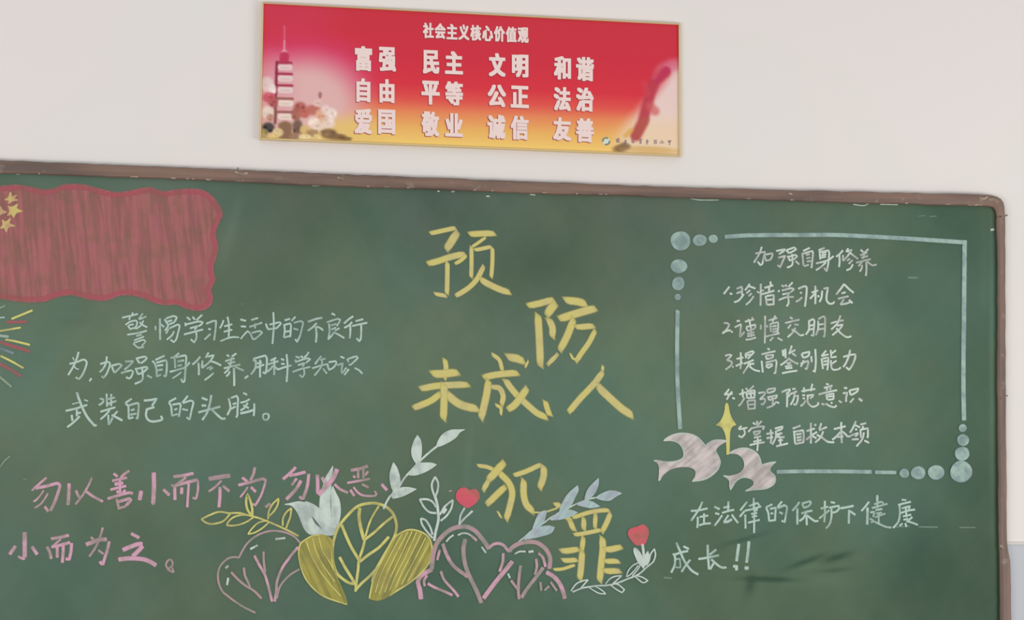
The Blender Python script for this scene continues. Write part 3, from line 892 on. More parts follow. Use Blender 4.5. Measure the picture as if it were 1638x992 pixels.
class Marks:
    """Collects the chalk strokes and rubbed-in areas of one drawn thing, each a little proud of the last."""
    def __init__(self, depth):
        self.v = []; self.f = []; self.a = []; self.d = depth

    def stroke(self, pts, w, soft=1.22, square=False):
        if square: soft = 1.12
        pts = smooth_line(pts)
        q = [pts[0]]
        for p in pts[1:]:
            if np.linalg.norm(p - q[-1]) > 0.15: q.append(p)
        if len(q) < 2: return
        closed = np.linalg.norm(q[0] - q[-1]) < 0.6
        L = sum(np.linalg.norm(q[i + 1] - q[i]) for i in range(len(q) - 1))
        hw = w * soft * 0.5
        if not closed:                       # extend the ends so that the fading caps reach the traced length
            e0 = (q[0] - q[1]) / np.linalg.norm(q[0] - q[1]); e1 = (q[-1] - q[-2]) / np.linalg.norm(q[-1] - q[-2])
            ext = hw * (0.25 if square else 0.30)
            if square:
                mid = [p for p in q[1:-1] if np.linalg.norm(p - q[0]) > hw * 0.9 and np.linalg.norm(p - q[-1]) > hw * 0.9]
                a_, b_ = q[0] + e0 * ext, q[-1] + e1 * ext
                if not mid: mid = [a_ * 0.5 + b_ * 0.5]
                q = [a_] + mid + [b_]
            else:
                q = [q[0] + e0 * ext, q[0]] + q[1:-1] + [q[-1], q[-1] + e1 * ext]
        n = len(q)
        base = len(self.v)
        self.d += 0.00012
        for i in range(n):
            if closed and i in (0, n - 1):
                t = q[1] - q[n - 2]
            elif i == 0: t = q[1] - q[0]
            elif i == n - 1: t = q[-1] - q[-2]
            else:
                a = q[i] - q[i - 1]; b = q[i + 1] - q[i]
                t = a / (np.linalg.norm(a) + 1e-9) + b / (np.linalg.norm(b) + 1e-9)
                if np.linalg.norm(t) < 0.2: t = b
            t = t / (np.linalg.norm(t) + 1e-9)
            nr = np.array([-t[1], t[0]])
            end = (not closed) and i in (0, n - 1)
            k = (0.95 if square else 0.55) if end else 1.0
            for s, c in ((-1.0, 0.0), (-0.45, 0.85), (0.45, 0.85), (1.0, 0.0)):
                p = q[i] + nr * hw * k * s
                if square and end:           # the flat side of the chalk leaves slanted ends
                    cn = 0.6 * nr[0] + 0.8 * nr[1]; ct = 0.6 * t[0] + 0.8 * t[1]
                    sl = max(-0.8, min(0.8, ct / (cn if abs(cn) > 0.05 else 0.05)))
                    p = p + t * hw * s * sl
                self.v.append(W(p[0], p[1], self.d)); self.a.append(c * ((0.5 if square else 0.0) if end else 1.0))
        for i in range(n - 1):
            for j in range(3):
                a = base + i * 4 + j
                self.f.append((a, a + 1, a + 5, a + 4))

    def fill(self, pts, w, amount=1.0):
        pts = [np.array(p, float) for p in pts]
        ring = smooth_line([tuple(p) for p in pts] + [tuple(pts[0])])[:-1]
        self.d += 0.00010
        base = len(self.v)
        co = [Vector((p[0], p[1], 0)) for p in ring]
        for p in ring:
            self.v.append(W(p[0], p[1], self.d)); self.a.append(amount)
        for t in tessellate_polygon([co]):
            self.f.append(tuple(base + i for i in t))
        self.stroke([tuple(p) for p in ring] + [tuple(ring[0])], w)

    def blob(self, cx, cy, rx, ry, seed):
        rnd = random.Random(seed)
        k = 28
        r = [1.0 + rnd.uniform(-0.05, 0.05) for _ in range(7)]
        pts = []
        for i in range(k):
            a = 2 * math.pi * i / k
            u = i / k * 7; j = int(u) % 7; f = u - int(u)
            s = r[j] * (1 - f) + r[(j + 1) % 7] * f
            pts.append((cx + rx * s * math.cos(a), cy + ry * s * math.sin(a)))
        base = len(self.v)
        self.d += 0.00010
        self.v.append(W(cx, cy, self.d)); self.a.append(0.62)
        for s, c in ((0.50, 0.55), (0.80, 0.8), (0.98, 0.8), (1.1, 0.0)):
            for p in pts:
                self.v.append(W(cx + (p[0] - cx) * s, cy + (p[1] - cy) * s, self.d)); self.a.append(c)
        for i in range(k):
            self.f.append((base, base + 1 + i, base + 1 + (i + 1) % k))
            for ringi in range(3):
                a = base + 1 + ringi * k
                self.f.append((a + i, a + (i + 1) % k, a + k + (i + 1) % k, a + k + i))

    def build(self, name, mat, parent):
        return mesh_obj(name, self.v, self.f, mat, parent, attrs=self.a)


# ------------------------------------------------------------------ the setting
def box(name, x0, x1, y0, y1, z0, z1, mat, parent=None):
    v = [(x, y, z) for x in (x0, x1) for y in (y0, y1) for z in (z0, z1)]
    f = [(0, 1, 3, 2), (4, 6, 7, 5), (0, 4, 5, 1), (2, 3, 7, 6), (0, 2, 6, 4), (1, 5, 7, 3)]
    return mesh_obj(name, v, f, mat, parent)


props(box('wall_back', -4.2, 5.2, 0.0, 0.20, 0.0, 3.6, M_WALL), 'pale plaster wall behind the chalkboard and the banner', kind='structure')
props(box('floor', -4.2, 5.2, -6.2, 0.20, -0.1, 0.0, M_FLOOR), 'grey classroom floor', kind='structure')
ZD = W(1627, 871, 0.003).z
props(box('trim_1', -4.2, 5.2, -0.003, 0.0, 0.0, ZD, M_DADO), 'grey painted band along the foot of the wall', kind='structure')
props(box('trim_2', -4.2, 5.2, -0.0065, 0.0, ZD, W(1627, 867.2, 0.003).z, M_LIP), 'narrow pale ledge on top of the grey painted band', kind='structure')

# ------------------------------------------------------------------ the blackboard
TOP_O = [(-760, 226), (-300, 243), (0, 256.5), (300, 268.2), (514, 277.4), (727, 286), (900, 292.4), (1035, 297.6), (1215, 303), (1396, 307.2), (1553, 310.8), (1588, 312.2)]
TOP_I = [(-745, 249), (-300, 265), (0, 277.5), (300, 288), (471, 296.2), (706, 304.2), (900, 311.5), (1000, 313.8), (1102, 317), (1350, 324.5), (1500, 328.5), (1553, 330), (1585, 330.5)]
RIG_O = [(1604, 320), (1607.5, 340), (1608, 366), (1609, 633), (1611, 865), (1613, 887), (1616, 896), (1617, 930), (1618, 1040), (1619, 1108)]
RIG_I = [(1591, 333), (1593, 350), (1594.5, 400), (1594.5, 633), (1596.5, 840), (1597.5, 880), (1598, 900), (1598.5, 935), (1599, 1040), (1599, 1090)]
pc = W(819, 700, 0.02)
board = empty('blackboard', (pc.x, -0.001, W(819, 1108, 0.0).z))
props(board, 'wide green chalkboard in a worn brown frame, covered in coloured chalk writing and drawings', 'chalkboard')
BD = 0.022           # front face of the writing surface, metres from the wall

SURF_CTRL = [  # rubbed chalk on the enamel plus painted uneven light, px, py, amount
    (-700, 300, .40), (0, 290, .42), (200, 500, .55), (60, 600, .62), (20, 820, .45), (200, 930, .36), (500, 310, .30), (700, 330, .26),
    (420, 420, .40), (560, 450, .50), (640, 560, .58), (500, 640, .52), (300, 720, .48), (560, 720, .46), (880, 400, .34), (1030, 320, .30),
    (980, 450, .40), (1000, 560, .62), (1050, 660, .58), (850, 720, .50), (780, 600, .52), (1000, 760, .52), (1060, 830, .42), (960, 900, .36),
    (1220, 340, .38), (1240, 540, .60), (1380, 540, .58), (1300, 640, .60), (1440, 460, .30), (1500, 600, .32), (1400, 700, .46), (1570, 340, .22),
    (1575, 600, .22), (1560, 780, .18), (1350, 800, .44), (1500, 900, .04), (1580, 930, .08), (1300, 880, .36), (1150, 900, .34), (700, 930, .30),
    (450, 930, .34), (120, 1060, .3), (800, 1060, .3), (1500, 1060, .15)]
CT = np.array(SURF_CTRL)
SMUDGE = [  # wiped and scrubbed marks: px, py, half length, half width, angle, change
    (200, 545, 120, 34, 0.0, .10), (370, 600, 190, 40, 0.0, .06), (1280, 560, 120, 100, 0.0, .05),
    (1290, 898, 30, 4, -.35, -.42), (1338, 892, 24, 5, -.3, -.48), (1232, 927, 44, 4, .03, -.5), (1200, 935, 8, 18, .2, -.32),
    (1190, 863, 34, 3, -.28, -.32), (1300, 905, 30, 5, -.3, .12), (1290, 930, 60, 10, 0., .12), (1338, 912, 22, 3, -.1, -.32),
    (372, 360, 8, 50, .25, .12), (360, 395, 14, 40, .3, .08), (860, 420, 60, 50, .4, -.08), (760, 950, 300, 18, 0, .05),
    (1575, 430, 70, 9, 1.57, .10), (1588, 560, 230, 4.5, 1.57, .30), (1500, 700, 90, 30, -.2, -.04), (120, 515, 20, 6, 0, -.10), (748, 740, 6, 60, .1, .10)]


def dust_light_amount(px, py):
    d2 = ((px[:, None] - CT[None, :, 0]) ** 2 + (py[:, None] - CT[None, :, 1]) ** 2) + 900.0
    w = d2 ** -1.5
    a = (w * CT[None, :, 2]).sum(1) / w.sum(1)
    for x, y, l, h, an, k in SMUDGE:
        dx, dy = px - x, py - y
        u = (dx * math.cos(an) + dy * math.sin(an)) / l; v = (-dx * math.sin(an) + dy * math.cos(an)) / h
        a = a + k * np.exp(-(u * u + v * v))
    return a


nx, ny = 640, 230
X, Y = np.meshgrid(np.linspace(0, 1, nx + 1), np.linspace(0, 1, ny + 1))
xs = -750 + (1600 + 750) * X
tx = np.interp(xs, [p[0] for p in TOP_I], [p[1] - 3 for p in TOP_I])
ys = tx + (1100 - tx) * Y
PXs, PYs = xs.ravel(), ys.ravel()
verts = [W(a, c_, BD) for a, c_ in zip(PXs, PYs)]
faces = [(j * (nx + 1) + i, (j + 1) * (nx + 1) + i, (j + 1) * (nx + 1) + i + 1, j * (nx + 1) + i + 1) for j in range(ny) for i in range(nx)]
attr = dust_light_amount(PXs, PYs).tolist()
# closed sheet: back edge ring
loop = [i for i in range(nx + 1)] + [(j + 1) * (nx + 1) - 1 for j in range(1, ny + 1)] + [ny * (nx + 1) + i for i in range(nx - 1, -1, -1)] + [j * (nx + 1) for j in range(ny - 1, 0, -1)]
b0 = len(verts)
for i in loop:
    v = verts[i]; verts.append(Vector((v.x, -0.002, v.z))); attr.append(0.3)
for k in range(len(loop)):
    k2 = (k + 1) % len(loop)
    faces.append((loop[k], loop[k2], b0 + k2, b0 + k))
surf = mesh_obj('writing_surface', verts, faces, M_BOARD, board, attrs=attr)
HZ = np.array([  # greyer tone, strongest along the upper middle: px, py, amount
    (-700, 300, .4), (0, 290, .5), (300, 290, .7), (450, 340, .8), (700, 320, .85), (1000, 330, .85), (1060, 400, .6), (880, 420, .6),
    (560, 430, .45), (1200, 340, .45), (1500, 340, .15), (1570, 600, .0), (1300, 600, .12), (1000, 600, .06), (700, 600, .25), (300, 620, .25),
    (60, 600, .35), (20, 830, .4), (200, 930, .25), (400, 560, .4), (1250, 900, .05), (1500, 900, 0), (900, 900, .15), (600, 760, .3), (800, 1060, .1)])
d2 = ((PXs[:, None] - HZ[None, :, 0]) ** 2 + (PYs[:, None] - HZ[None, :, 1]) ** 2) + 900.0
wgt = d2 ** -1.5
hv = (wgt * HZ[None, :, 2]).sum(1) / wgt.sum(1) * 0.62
ha = surf.data.attributes.new('greying', 'FLOAT', 'POINT')
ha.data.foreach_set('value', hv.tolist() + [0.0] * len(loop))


def rail(name, outer, inner, parent, jitter=0.0, seed=1, mat=None):
    """A frame rail lofted between its outer and inner edge: side, rounded front, inner lip."""
    rnd = random.Random(seed)
    def dense(l):
        out = []
        for i in range(len(l) - 1):
            a, b = np.array(l[i], float), np.array(l[i + 1], float)
            k = max(1, int(np.linalg.norm(b - a) / 14))
            out += [a + (b - a) * j / k for j in range(k)]
        out.append(np.array(l[-1], float))
        return out
    def resample(l, n):
        l = dense(l); s = [0]
        for i in range(1, len(l)): s.append(s[-1] + np.linalg.norm(l[i] - l[i - 1]))
        t = np.linspace(0, s[-1], n); a = np.array(l)
        return np.stack([np.interp(t, s, a[:, 0]), np.interp(t, s, a[:, 1])], 1)
    n = max(12, len(dense(outer)))
    O, I = resample(outer, n), resample(inner, n)
    prof = [(0.0, 0.001), (0.0, 0.026), (0.10, 0.033), (0.35, 0.036), (0.65, 0.036), (0.90, 0.033), (1.0, 0.029), (1.0, 0.0225)]
    v, f = [], []
    for i in range(n):
        j1, j2 = rnd.uniform(-jitter, jitter), rnd.uniform(-jitter, jitter)
        d = (I[i] - O[i]); L = np.linalg.norm(d) + 1e-9
        o = O[i] - d / L * j1 ; q = I[i] + d / L * j2
        for s, dep in prof:
            p = o + (q - o) * s
            v.append(W(p[0], p[1], dep))
    k = len(prof)
    for i in range(n - 1):
        for j in range(k - 1):
            a = i * k + j
            f.append((a, a + 1, a + k + 1, a + k))
    f.append(tuple(range(k - 1, -1, -1))); f.append(tuple((n - 1) * k + j for j in range(k)))
    return mesh_obj(name, v, f, mat or M_FRAME, parent)


rail('frame_rail', TOP_O[:-1], TOP_I[:-1], board, 0.7, 3)
rail('frame_rail', RIG_O[1:], RIG_I[1:], board, 0.4, 5, M_FRAME_V)
rail('frame_rail', [(1619, 1108), (-770, 1108)], [(1599, 1090), (-750, 1090)], board, 0.3, 7)
rail('frame_rail', [(-770, 1108), (-760, 226)], [(-750, 1090), (-745, 249)], board, 0.3, 9, M_FRAME_V)
co = [(1553, 310.8), (1580, 311.6), (1592, 313), (1600, 317), (1605, 324), (1607.3, 333), (1607.8, 345)]
ci = [(1553, 330), (1575, 330), (1584, 331), (1589, 333), (1592, 337), (1593, 342), (1593.2, 350)]
props(rail('frame_corner', co, ci, board, 0.3, 11), 'rounded greyish corner of the frame')


def stud(name, px, py, dep, r, h, mat, parent):
    c0 = W(px, py, dep); k = 12; v = []; f = []
    for i, (rr, hh) in enumerate(((r, 0.0), (r, h * .5), (r * .7, h * .85), (r * .3, h))):
        for j in range(k):
            a = 2 * math.pi * j / k
            v.append(c0 + Vector((rr * math.cos(a), -hh, rr * math.sin(a))))
    for i in range(3):
        for j in range(k):
            f.append((i * k + j, i * k + (j + 1) % k, (i + 1) * k + (j + 1) % k, (i + 1) * k + j))
    f.append(tuple(range(k - 1, -1, -1))); f.append(tuple(3 * k + j for j in range(k)))
    return mesh_obj(name, v, f, mat, parent)


for px, py, r in ((1603, 877, .0048), (1601, 637, .003), (1591, 318, .0035), (384, 279, .0045), (545, 287, .003)):
    stud('screw', px, py, 0.0345, r, 0.004, M_SCREW, board)


def rod(name, a, b, r, mat, parent):
    a, b = Vector(a), Vector(b); d = (b - a).normalized()
    u = d.orthogonal().normalized(); w = d.cross(u); v = []; f = []
    for p in (a, b):
        for j in range(8):
            t = 2 * math.pi * j / 8
            v.append(p + (u * math.cos(t) + w * math.sin(t)) * r)
    for j in range(8):
        f.append((j, (j + 1) % 8, 8 + (j + 1) % 8, 8 + j))
    f.append(tuple(range(7, -1, -1))); f.append(tuple(range(8, 16)))
    return mesh_obj(name, v, f, mat, parent)


rod('nail', W(1606, 346, 0.016), W(1611.5, 344, 0.018), 0.0022, M_SCREW, board)
rod('nail', W(379, 274, 0.030), W(381, 268, 0.034), 0.0018, M_SCREW, board)
rod('nail', W(1608, 634, 0.016), W(1612, 633, 0.018), 0.0016, M_SCREW, board)

# ------------------------------------------------------------------ everything chalked on it
def parse(txt):
    groups = []
    for line in txt.strip().splitlines():
        line = line.strip()
        if not line: continue
        if line[0] == '#':
            if '|' in line:
                nm, lb = line[1:].split('|')
            else:
                nm, lb = 'chalk_text', line[1:].split(' ', 1)[1]
            groups.append((nm, lb, []))
        elif line[0] == '@':
            t = line[1:].split()
            cur = [float(t[0]), float(t[1]), 1638.0 / float(t[2]), float(t[3]), t[4], t[5] if len(t) > 5 else 'chalk_character', []]
            groups[-1][2].append(cur)
        else:
            for s in line.split(';'):
                tag, w = None, None
                if ':' in s:
                    h, s = s.split(':')
                    if h in 'FO': tag = h
                    else: w = float(h)
                n = [float(q) for q in s.split()]
                cur[6].append((tag, w, n))
    return groups


LABELS = {'chalk_text': ' on the board'}
layer = 0
seed = 0
for nm, lb, items in parse(TEXT1) + parse(TEXT2) + parse(DRAW):
    pts = []
    made = []
    layer += 1
    depth = BD + 0.0006 + 0.0002 * (layer % 2)
    if nm != 'chalk_text':
        depth = BD + (0.0002 if nm == 'chalk_lily' else 0.0010 + 0.00004 * (layer % 40))
    holder = None
    for x0, y0, sc, w, col, sub, strokes in items:
        mk = Marks(depth)
        if sub in ('dash', 'streak') and len(strokes) > 1:      # loose strokes are pieces of their own
            for tag, sw, n in strokes:
                one = Marks(depth)
                one.stroke([(x0 + n[i] / sc, y0 + n[i + 1] / sc) for i in range(0, len(n) - 1, 2)], (sw or w) / sc)
                one.build(sub, CH[col], holder)
            depth += 0.0002
            continue
        for tag, sw, n in strokes:
            seed += 1
            P = [(x0 + n[i] / sc, y0 + n[i + 1] / sc) for i in range(0, len(n) - 1, 2)]
            if tag == 'O':
                mk.blob(P[0][0], P[0][1], n[2] / sc, n[3] / sc, seed)
            elif tag == 'F':
                mk.fill(P, w / sc)
            else:
                mk.stroke(P, (sw or w) / sc * (1.0 if w / sc > 4.2 else 1.12), square=(col == 'yellow'))
        depth = max(depth, mk.d - (0.0006 if nm == 'chalk_text' else 0.0))
        if nm == 'chalk_text': depth = BD + 0.0006
        if holder is None:
            cpt = W(P[0][0], P[0][1], BD)
            holder = empty(nm, cpt, board)
            props(holder, lb if '|' in lb or nm != 'chalk_text' else lb)
        mk.build(sub, CH[col], holder)

# chalk bits and chipped paint on the rails
chip_rnd = random.Random(21)
for k in range(26):
    x = chip_rnd.uniform(20, 1560)
    yi = float(np.interp(x, [p[0] for p in TOP_I], [p[1] for p in TOP_I]))
    mk = Marks(0.0345)
    l = chip_rnd.uniform(2, 9)
    mk.stroke([(x, yi - 2.2), (x + l, yi - 2.2 + l * 0.03)], chip_rnd.uniform(1.2, 2.2))
    mk.build('paint_chip', CH['chip'], board)
for p_, w_ in (([(1566, 316), (1574, 318), (1580, 315)], 3.2), ([(1582, 320), (1590, 319), (1597, 324)], 4.5), ([(1560, 327), (1572, 328)], 1.8),
               ([(376, 275), (388, 278), (396, 277)], 3.0), ([(540, 284), (549, 286)], 3.2), ([(1600, 873), (1605, 876)], 3.5), ([(1262, 309), (1267, 311)], 2.6)):
    mk = Marks(0.0372)
    mk.stroke(p_, w_)
    mk.build('paint_chip', CH['chip'], board)

# small stray chalk traces
for pts_, w_, col_ in (
        ([(1452, 444), (1468, 444.5)], 3, 'trace'), ([(1418, 843), (1436, 843), (1455, 842)], 2, 'trace'), ([(1470, 843), (1500, 843.5)], 2.6, 'trace'),
        ([(1535, 844), (1560, 844)], 2, 'trace'), ([(1585, 368), (1590, 367)], 3.5, 'white'), ([(1469, 346), (1480, 345)], 1.6, 'trace'),
        ([(1487, 346.5), (1498, 346)], 1.6, 'trace'), ([(37, 767), (42, 767)], 2.2, 'trace'), ([(1062, 924), (1074, 925)], 3, 'trace'),
        ([(718, 786), (723, 785)], 1.6, 'pink'), ([(700, 306), (703, 306)], 2.4, 'white'), ([(722, 307), (727, 306)], 2.4, 'white'),
        ([(778, 314), (783, 314)], 2, 'white'), ([(500, 297), (512, 297)], 1.8, 'white'), ([(1365, 327), (1382, 329), (1390, 325)], 1.6, 'white'),
        ([(1105, 318), (1120, 320), (1150, 320)], 1.4, 'white'), ([(26, 278), (31, 278.5)], 2.4, 'white'), ([(387, 486), (389, 487)], 2, 'trace'),
        ([(1408, 327), (1436, 327.5)], 1.6, 'white'), ([(848, 311), (856, 312)], 2, 'white')):
    mk = Marks(BD + 0.0008)
    mk.stroke(pts_, w_)
    mk.build('chalk_trace', CH[col_], board)

# ------------------------------------------------------------------ the banner
BT = 0.014
TL, TR, BR, BL = np.array((420., 4.)), np.array((1087.5, 38.)), np.array((1088.5, 250.)), np.array((416., 223.))
pb = W(752, 236, 0.0)
banner = empty('banner', (pb.x, -0.001, pb.z))
props(banner, 'red and gold printed banner in a thin gold frame on the wall above the chalkboard', 'banner')


def quad(u, v):
    return (TL * (1 - u) + TR * u) * (1 - v) + (BL * (1 - u) + BR * u) * v


nu, nv = 440, 144
U, V = np.meshgrid(np.linspace(0, 1, nu + 1), np.linspace(0, 1, nv + 1))
PX = (TL[0] * (1 - U) + TR[0] * U) * (1 - V) + (BL[0] * (1 - U) + BR[0] * U) * V
PY = (TL[1] * (1 - U) + TR[1] * U) * (1 - V) + (BL[1] * (1 - U) + BR[1] * U) * V


def sm(x, a, b):
    t = np.clip((x - a) / (b - a), 0, 1)
    return t * t * (3 - 2 * t)


stops = [(0.0, (200, 52, 66)), (0.35, (204, 50, 66)), (0.55, (212, 54, 66)), (0.66, (220, 84, 76)), (0.75, (226, 134, 88)), (0.87, (230, 174, 96)), (1.0, (236, 200, 112))]
img = np.stack([np.interp(V, [s[0] for s in stops], [s[1][k] for s in stops]) for k in range(3)], -1)


def over(mask, c):
    global img
    img = img * (1 - mask[..., None]) + np.array(c, float) * mask[..., None]


def blob2(x, y, rx, ry, c, soft=0.5, a=1.0, ang=0.0):
    dx, dy = PX - x, PY - y
    u = (dx * math.cos(ang) + dy * math.sin(ang)) / rx; v = (-dx * math.sin(ang) + dy * math.cos(ang)) / ry
    r = np.sqrt(u * u + v * v)
    over(a * (1 - sm(r, 1 - soft, 1 + soft)), c)


def capsule(pts, w, c, soft=2.0, a=1.0):
    best = np.full(PX.shape, 1e9)
    for (x0, y0), (x1, y1) in zip(pts[:-1], pts[1:]):
        dx, dy = x1 - x0, y1 - y0
        t = np.clip(((PX - x0) * dx + (PY - y0) * dy) / (dx * dx + dy * dy), 0, 1)
        best = np.minimum(best, np.hypot(PX - x0 - t * dx, PY - y0 - t * dy))
    over(a * (1 - sm(best, w / 2 - soft / 2, w / 2 + soft / 2)), c)


# rosy glow in the print behind the tower
blob2(480, 120, 110, 60, (212, 66, 112), 0.45, 0.75)
blob2(488, 165, 88, 70, (220, 176, 172), 0.45, 0.98)
blob2(430, 150, 40, 60, (216, 150, 156), 0.5, 0.6)
blob2(555, 218, 60, 30, (226, 190, 110), 0.5, 0.85)
blob2(465, 20, 70, 40, (206, 62, 92), 0.6, 0.5)
# ribbon column on the right
edge = 1074 - 80 * sm(PY, 96, 236) - (PX)
over(sm(-edge, -22, 18) * sm(PY, 88, 122) * 0.94, (228, 208, 200))
over(sm(-edge, -40, 10) * sm(PY, 170, 215) * 0.45, (232, 196, 142))
blob2(1070, 106, 22, 9, (214, 120, 150), 0.6, 0.6, -0.4)
capsule([(1064, 116), (1048, 130), (1040, 150), (1034, 172), (1028, 196), (1017, 217)], 17, (184, 62, 76), 8, 0.95)
capsule([(1066, 113), (1050, 127)], 12, (188, 52, 86), 6, 0.9)
capsule([(1056, 106), (1046, 124)], 8, (206, 84, 96), 6, 0.7)
capsule([(1030, 134), (1036, 150)], 10, (204, 66, 80), 7, 0.7)
capsule([(1040, 170), (1048, 178)], 14, (204, 92, 92), 8, 0.7)
capsule([(1032, 192), (1018, 216)], 13, (176, 90, 74), 7, 0.8)
capsule([(1010, 208), (1001, 217)], 7, (214, 164, 80), 5, 0.8)
blob2(994, 237, 13, 6, (112, 82, 50), 0.5, 0.9, -0.15)
blob2(1040, 240, 45, 6, (208, 168, 104), 0.5, 0.8, 0.05)
blob2(1000, 233, 8, 5, (134, 104, 76), 0.5, 0.7, 0.3)
# pagoda
capsule([(455, 42), (455, 66)], 2.4, (216, 110, 130), 2, 0.8)
capsule([(455, 66), (454.5, 86)], 3.4, (226, 150, 164), 2, 0.8)
blob2(455, 84, 4.5, 4, (232, 176, 184), 0.4)
capsule([(455, 90), (454, 100)], 15, (190, 56, 88), 4)
for i, yt in enumerate((107.5, 125.5, 144, 165, 186.5)):
    wx = 11 + i * 0.7
    capsule([(454.5 - wx, yt - 7.5), (455 + wx, yt - 7.0)], 4.0, (168, 58, 82) if i < 3 else (158, 96, 92), 2)
    capsule([(443 - i * 0.5, yt - 8), (442 - i * .5, yt + 10)], 4.5, (140, 50, 74) if i < 3 else (130, 84, 76), 3)
    capsule([(449, yt), (463 + i * 0.5, yt + 0.5)], 9.5, (226, 198, 196) if i < 3 else (230, 210, 194), 2.5)
    capsule([(450, yt + 1), (463, yt + 1)], 2.0, (198, 160, 160), 2, 0.5)
capsule([(447, 199), (466, 199)], 6, (176, 150, 120), 3)
capsule([(456, 205), (455, 222)], 22, (140, 104, 80), 5)
# blossoms and rocks at the foot of the tower
rr = random.Random(4)
for x, y, rx, ry, c in ((428, 135, 10, 12, (226, 200, 196)), (436, 143, 6, 8, (238, 220, 214)), (430, 156, 10, 8, (196, 84, 92)), (437, 164, 8, 8, (176, 92, 92)),
                        (428, 180, 9, 10, (232, 214, 196)), (432, 188, 6, 6, (190, 140, 120)), (429, 204, 10, 8, (62, 60, 58)), (421, 214, 8, 8, (170, 150, 96)),
                        (445, 212, 8, 7, (226, 200, 150)), (438, 219, 8, 5, (214, 188, 120)), (480, 172, 10, 9, (176, 96, 88)), (474, 182, 8, 10, (164, 98, 84)),
                        (487, 182, 8, 7, (190, 100, 88)), (476, 203, 8, 12, (110, 84, 72)), (487, 208, 8, 8, (214, 180, 120)), (500, 176, 12, 8, (186, 104, 92)),
                        (508, 165, 7, 6, (226, 190, 178)), (512, 152, 3, 5, (170, 110, 110)), (502, 196, 10, 8, (236, 212, 196)), (512, 183, 8, 8, (224, 170, 140)),
                        (521, 176, 7, 8, (234, 206, 196)), (531, 182, 8, 9, (236, 214, 204)), (526, 197, 10, 9, (232, 206, 192)), (510, 203, 10, 6, (230, 204, 186)),
                        (500, 213, 9, 6, (166, 132, 92)), (488, 219, 10, 4, (226, 206, 150)), (526, 214, 13, 8, (130, 100, 72)), (540, 219, 14, 5, (128, 96, 66)),
                        (553, 222, 10, 3, (124, 96, 60)), (508, 220, 6, 5, (220, 196, 132)), (470, 218, 8, 6, (150, 116, 90))):
    blob2(x, y, rx, ry, c, 0.35, 0.9)
    for _ in range(4):
        blob2(x + rr.uniform(-rx, rx) * .7, y + rr.uniform(-ry, ry) * .7, rx * .3, ry * .3, tuple(np.clip(np.array(c) + rr.uniform(-34, 24), 0, 255)), 0.5, 0.7)
img = np.clip(img, 0, 255) / 255.0
L = np.where(img <= 0.04045, img / 12.92, ((img + 0.055) / 1.055) ** 2.4)
cols = np.concatenate([L, np.ones(L.shape[:2] + (1,))], -1).reshape(-1, 4)
verts = [W(a, c_, BT) for a, c_ in zip(PX.ravel(), PY.ravel())]
faces = [(j * (nu + 1) + i, (j + 1) * (nu + 1) + i, (j + 1) * (nu + 1) + i + 1, j * (nu + 1) + i + 1) for j in range(nv) for i in range(nu)]
loop = [i for i in range(nu + 1)] + [(j + 1) * (nu + 1) - 1 for j in range(1, nv + 1)] + [nv * (nu + 1) + i for i in range(nu - 1, -1, -1)] + [j * (nu + 1) for j in range(nv - 1, 0, -1)]
b0 = len(verts); extra = []
for i in loop:
    v = verts[i]; verts.append(Vector((v.x, -0.001, v.z))); extra.append(cols[i])
for k in range(len(loop)):
    faces.append((loop[k], loop[(k + 1) % len(loop)], b0 + (k + 1) % len(loop), b0 + k))
cols = np.concatenate([cols, np.array(extra)], 0).ravel().tolist()
mesh_obj('print_panel', verts, faces, M_PRINT, banner, cols=cols)


def strip(name, p, q, inward, w):
    v = []; f = []
    prof = [(-0.25, 0.001), (-0.25, 0.017), (0.2, 0.0205), (0.7, 0.0195), (1.0, 0.016), (1.0, 0.0143)]
    for base, inn in ((p, inward[0]), (q, inward[1])):
        for s, d in prof:
            a = np.array(base) + np.array(inn) * w * s
            v.append(W(a[0], a[1], d))
    k = len(prof)
    for j in range(k - 1): f.append((j, j + 1, k + j + 1, k + j))
    f.append(tuple(range(k - 1, -1, -1))); f.append(tuple(range(k, 2 * k)))
    return mesh_obj(name, v, f, M_GOLD, banner)


d_tl, d_tr, d_br, d_bl = (1, 1), (-1, 1), (-1, -1), (1, -1)
strip('frame_strip', TL, TR, (d_tl, d_tr), 2.2)
strip('frame_strip', TR, BR, (d_tr, d_br), 2.4)
strip('frame_strip', BR, BL, (d_br, d_bl), 3.2)
strip('frame_strip', BL, TL, (d_bl, d_tl), 2.0)

# ------------------------------------------------------------------ printed lettering: glyph outlines of Blender's own built-in font
def glyph(ch):
    cu = bpy.data.curves.new('glyph', 'FONT')
    cu.body = ch; cu.size = 1.0; cu.resolution_u = 3
    ob = bpy.data.objects.new('glyph', cu)
    C.objects.link(ob)
    bpy.context.view_layer.update()
    me = bpy.data.meshes.new_from_object(ob.evaluated_get(bpy.context.evaluated_depsgraph_get()))
    v = np.array([tuple(q.co)[:2] for q in me.vertices]); f = [tuple(p.vertices) for p in me.polygons]
    bpy.data.objects.remove(ob); bpy.data.curves.remove(cu); bpy.data.meshes.remove(me)
    v = (v - v.min(0)) / (v.max(0) - v.min(0))
    return v, f


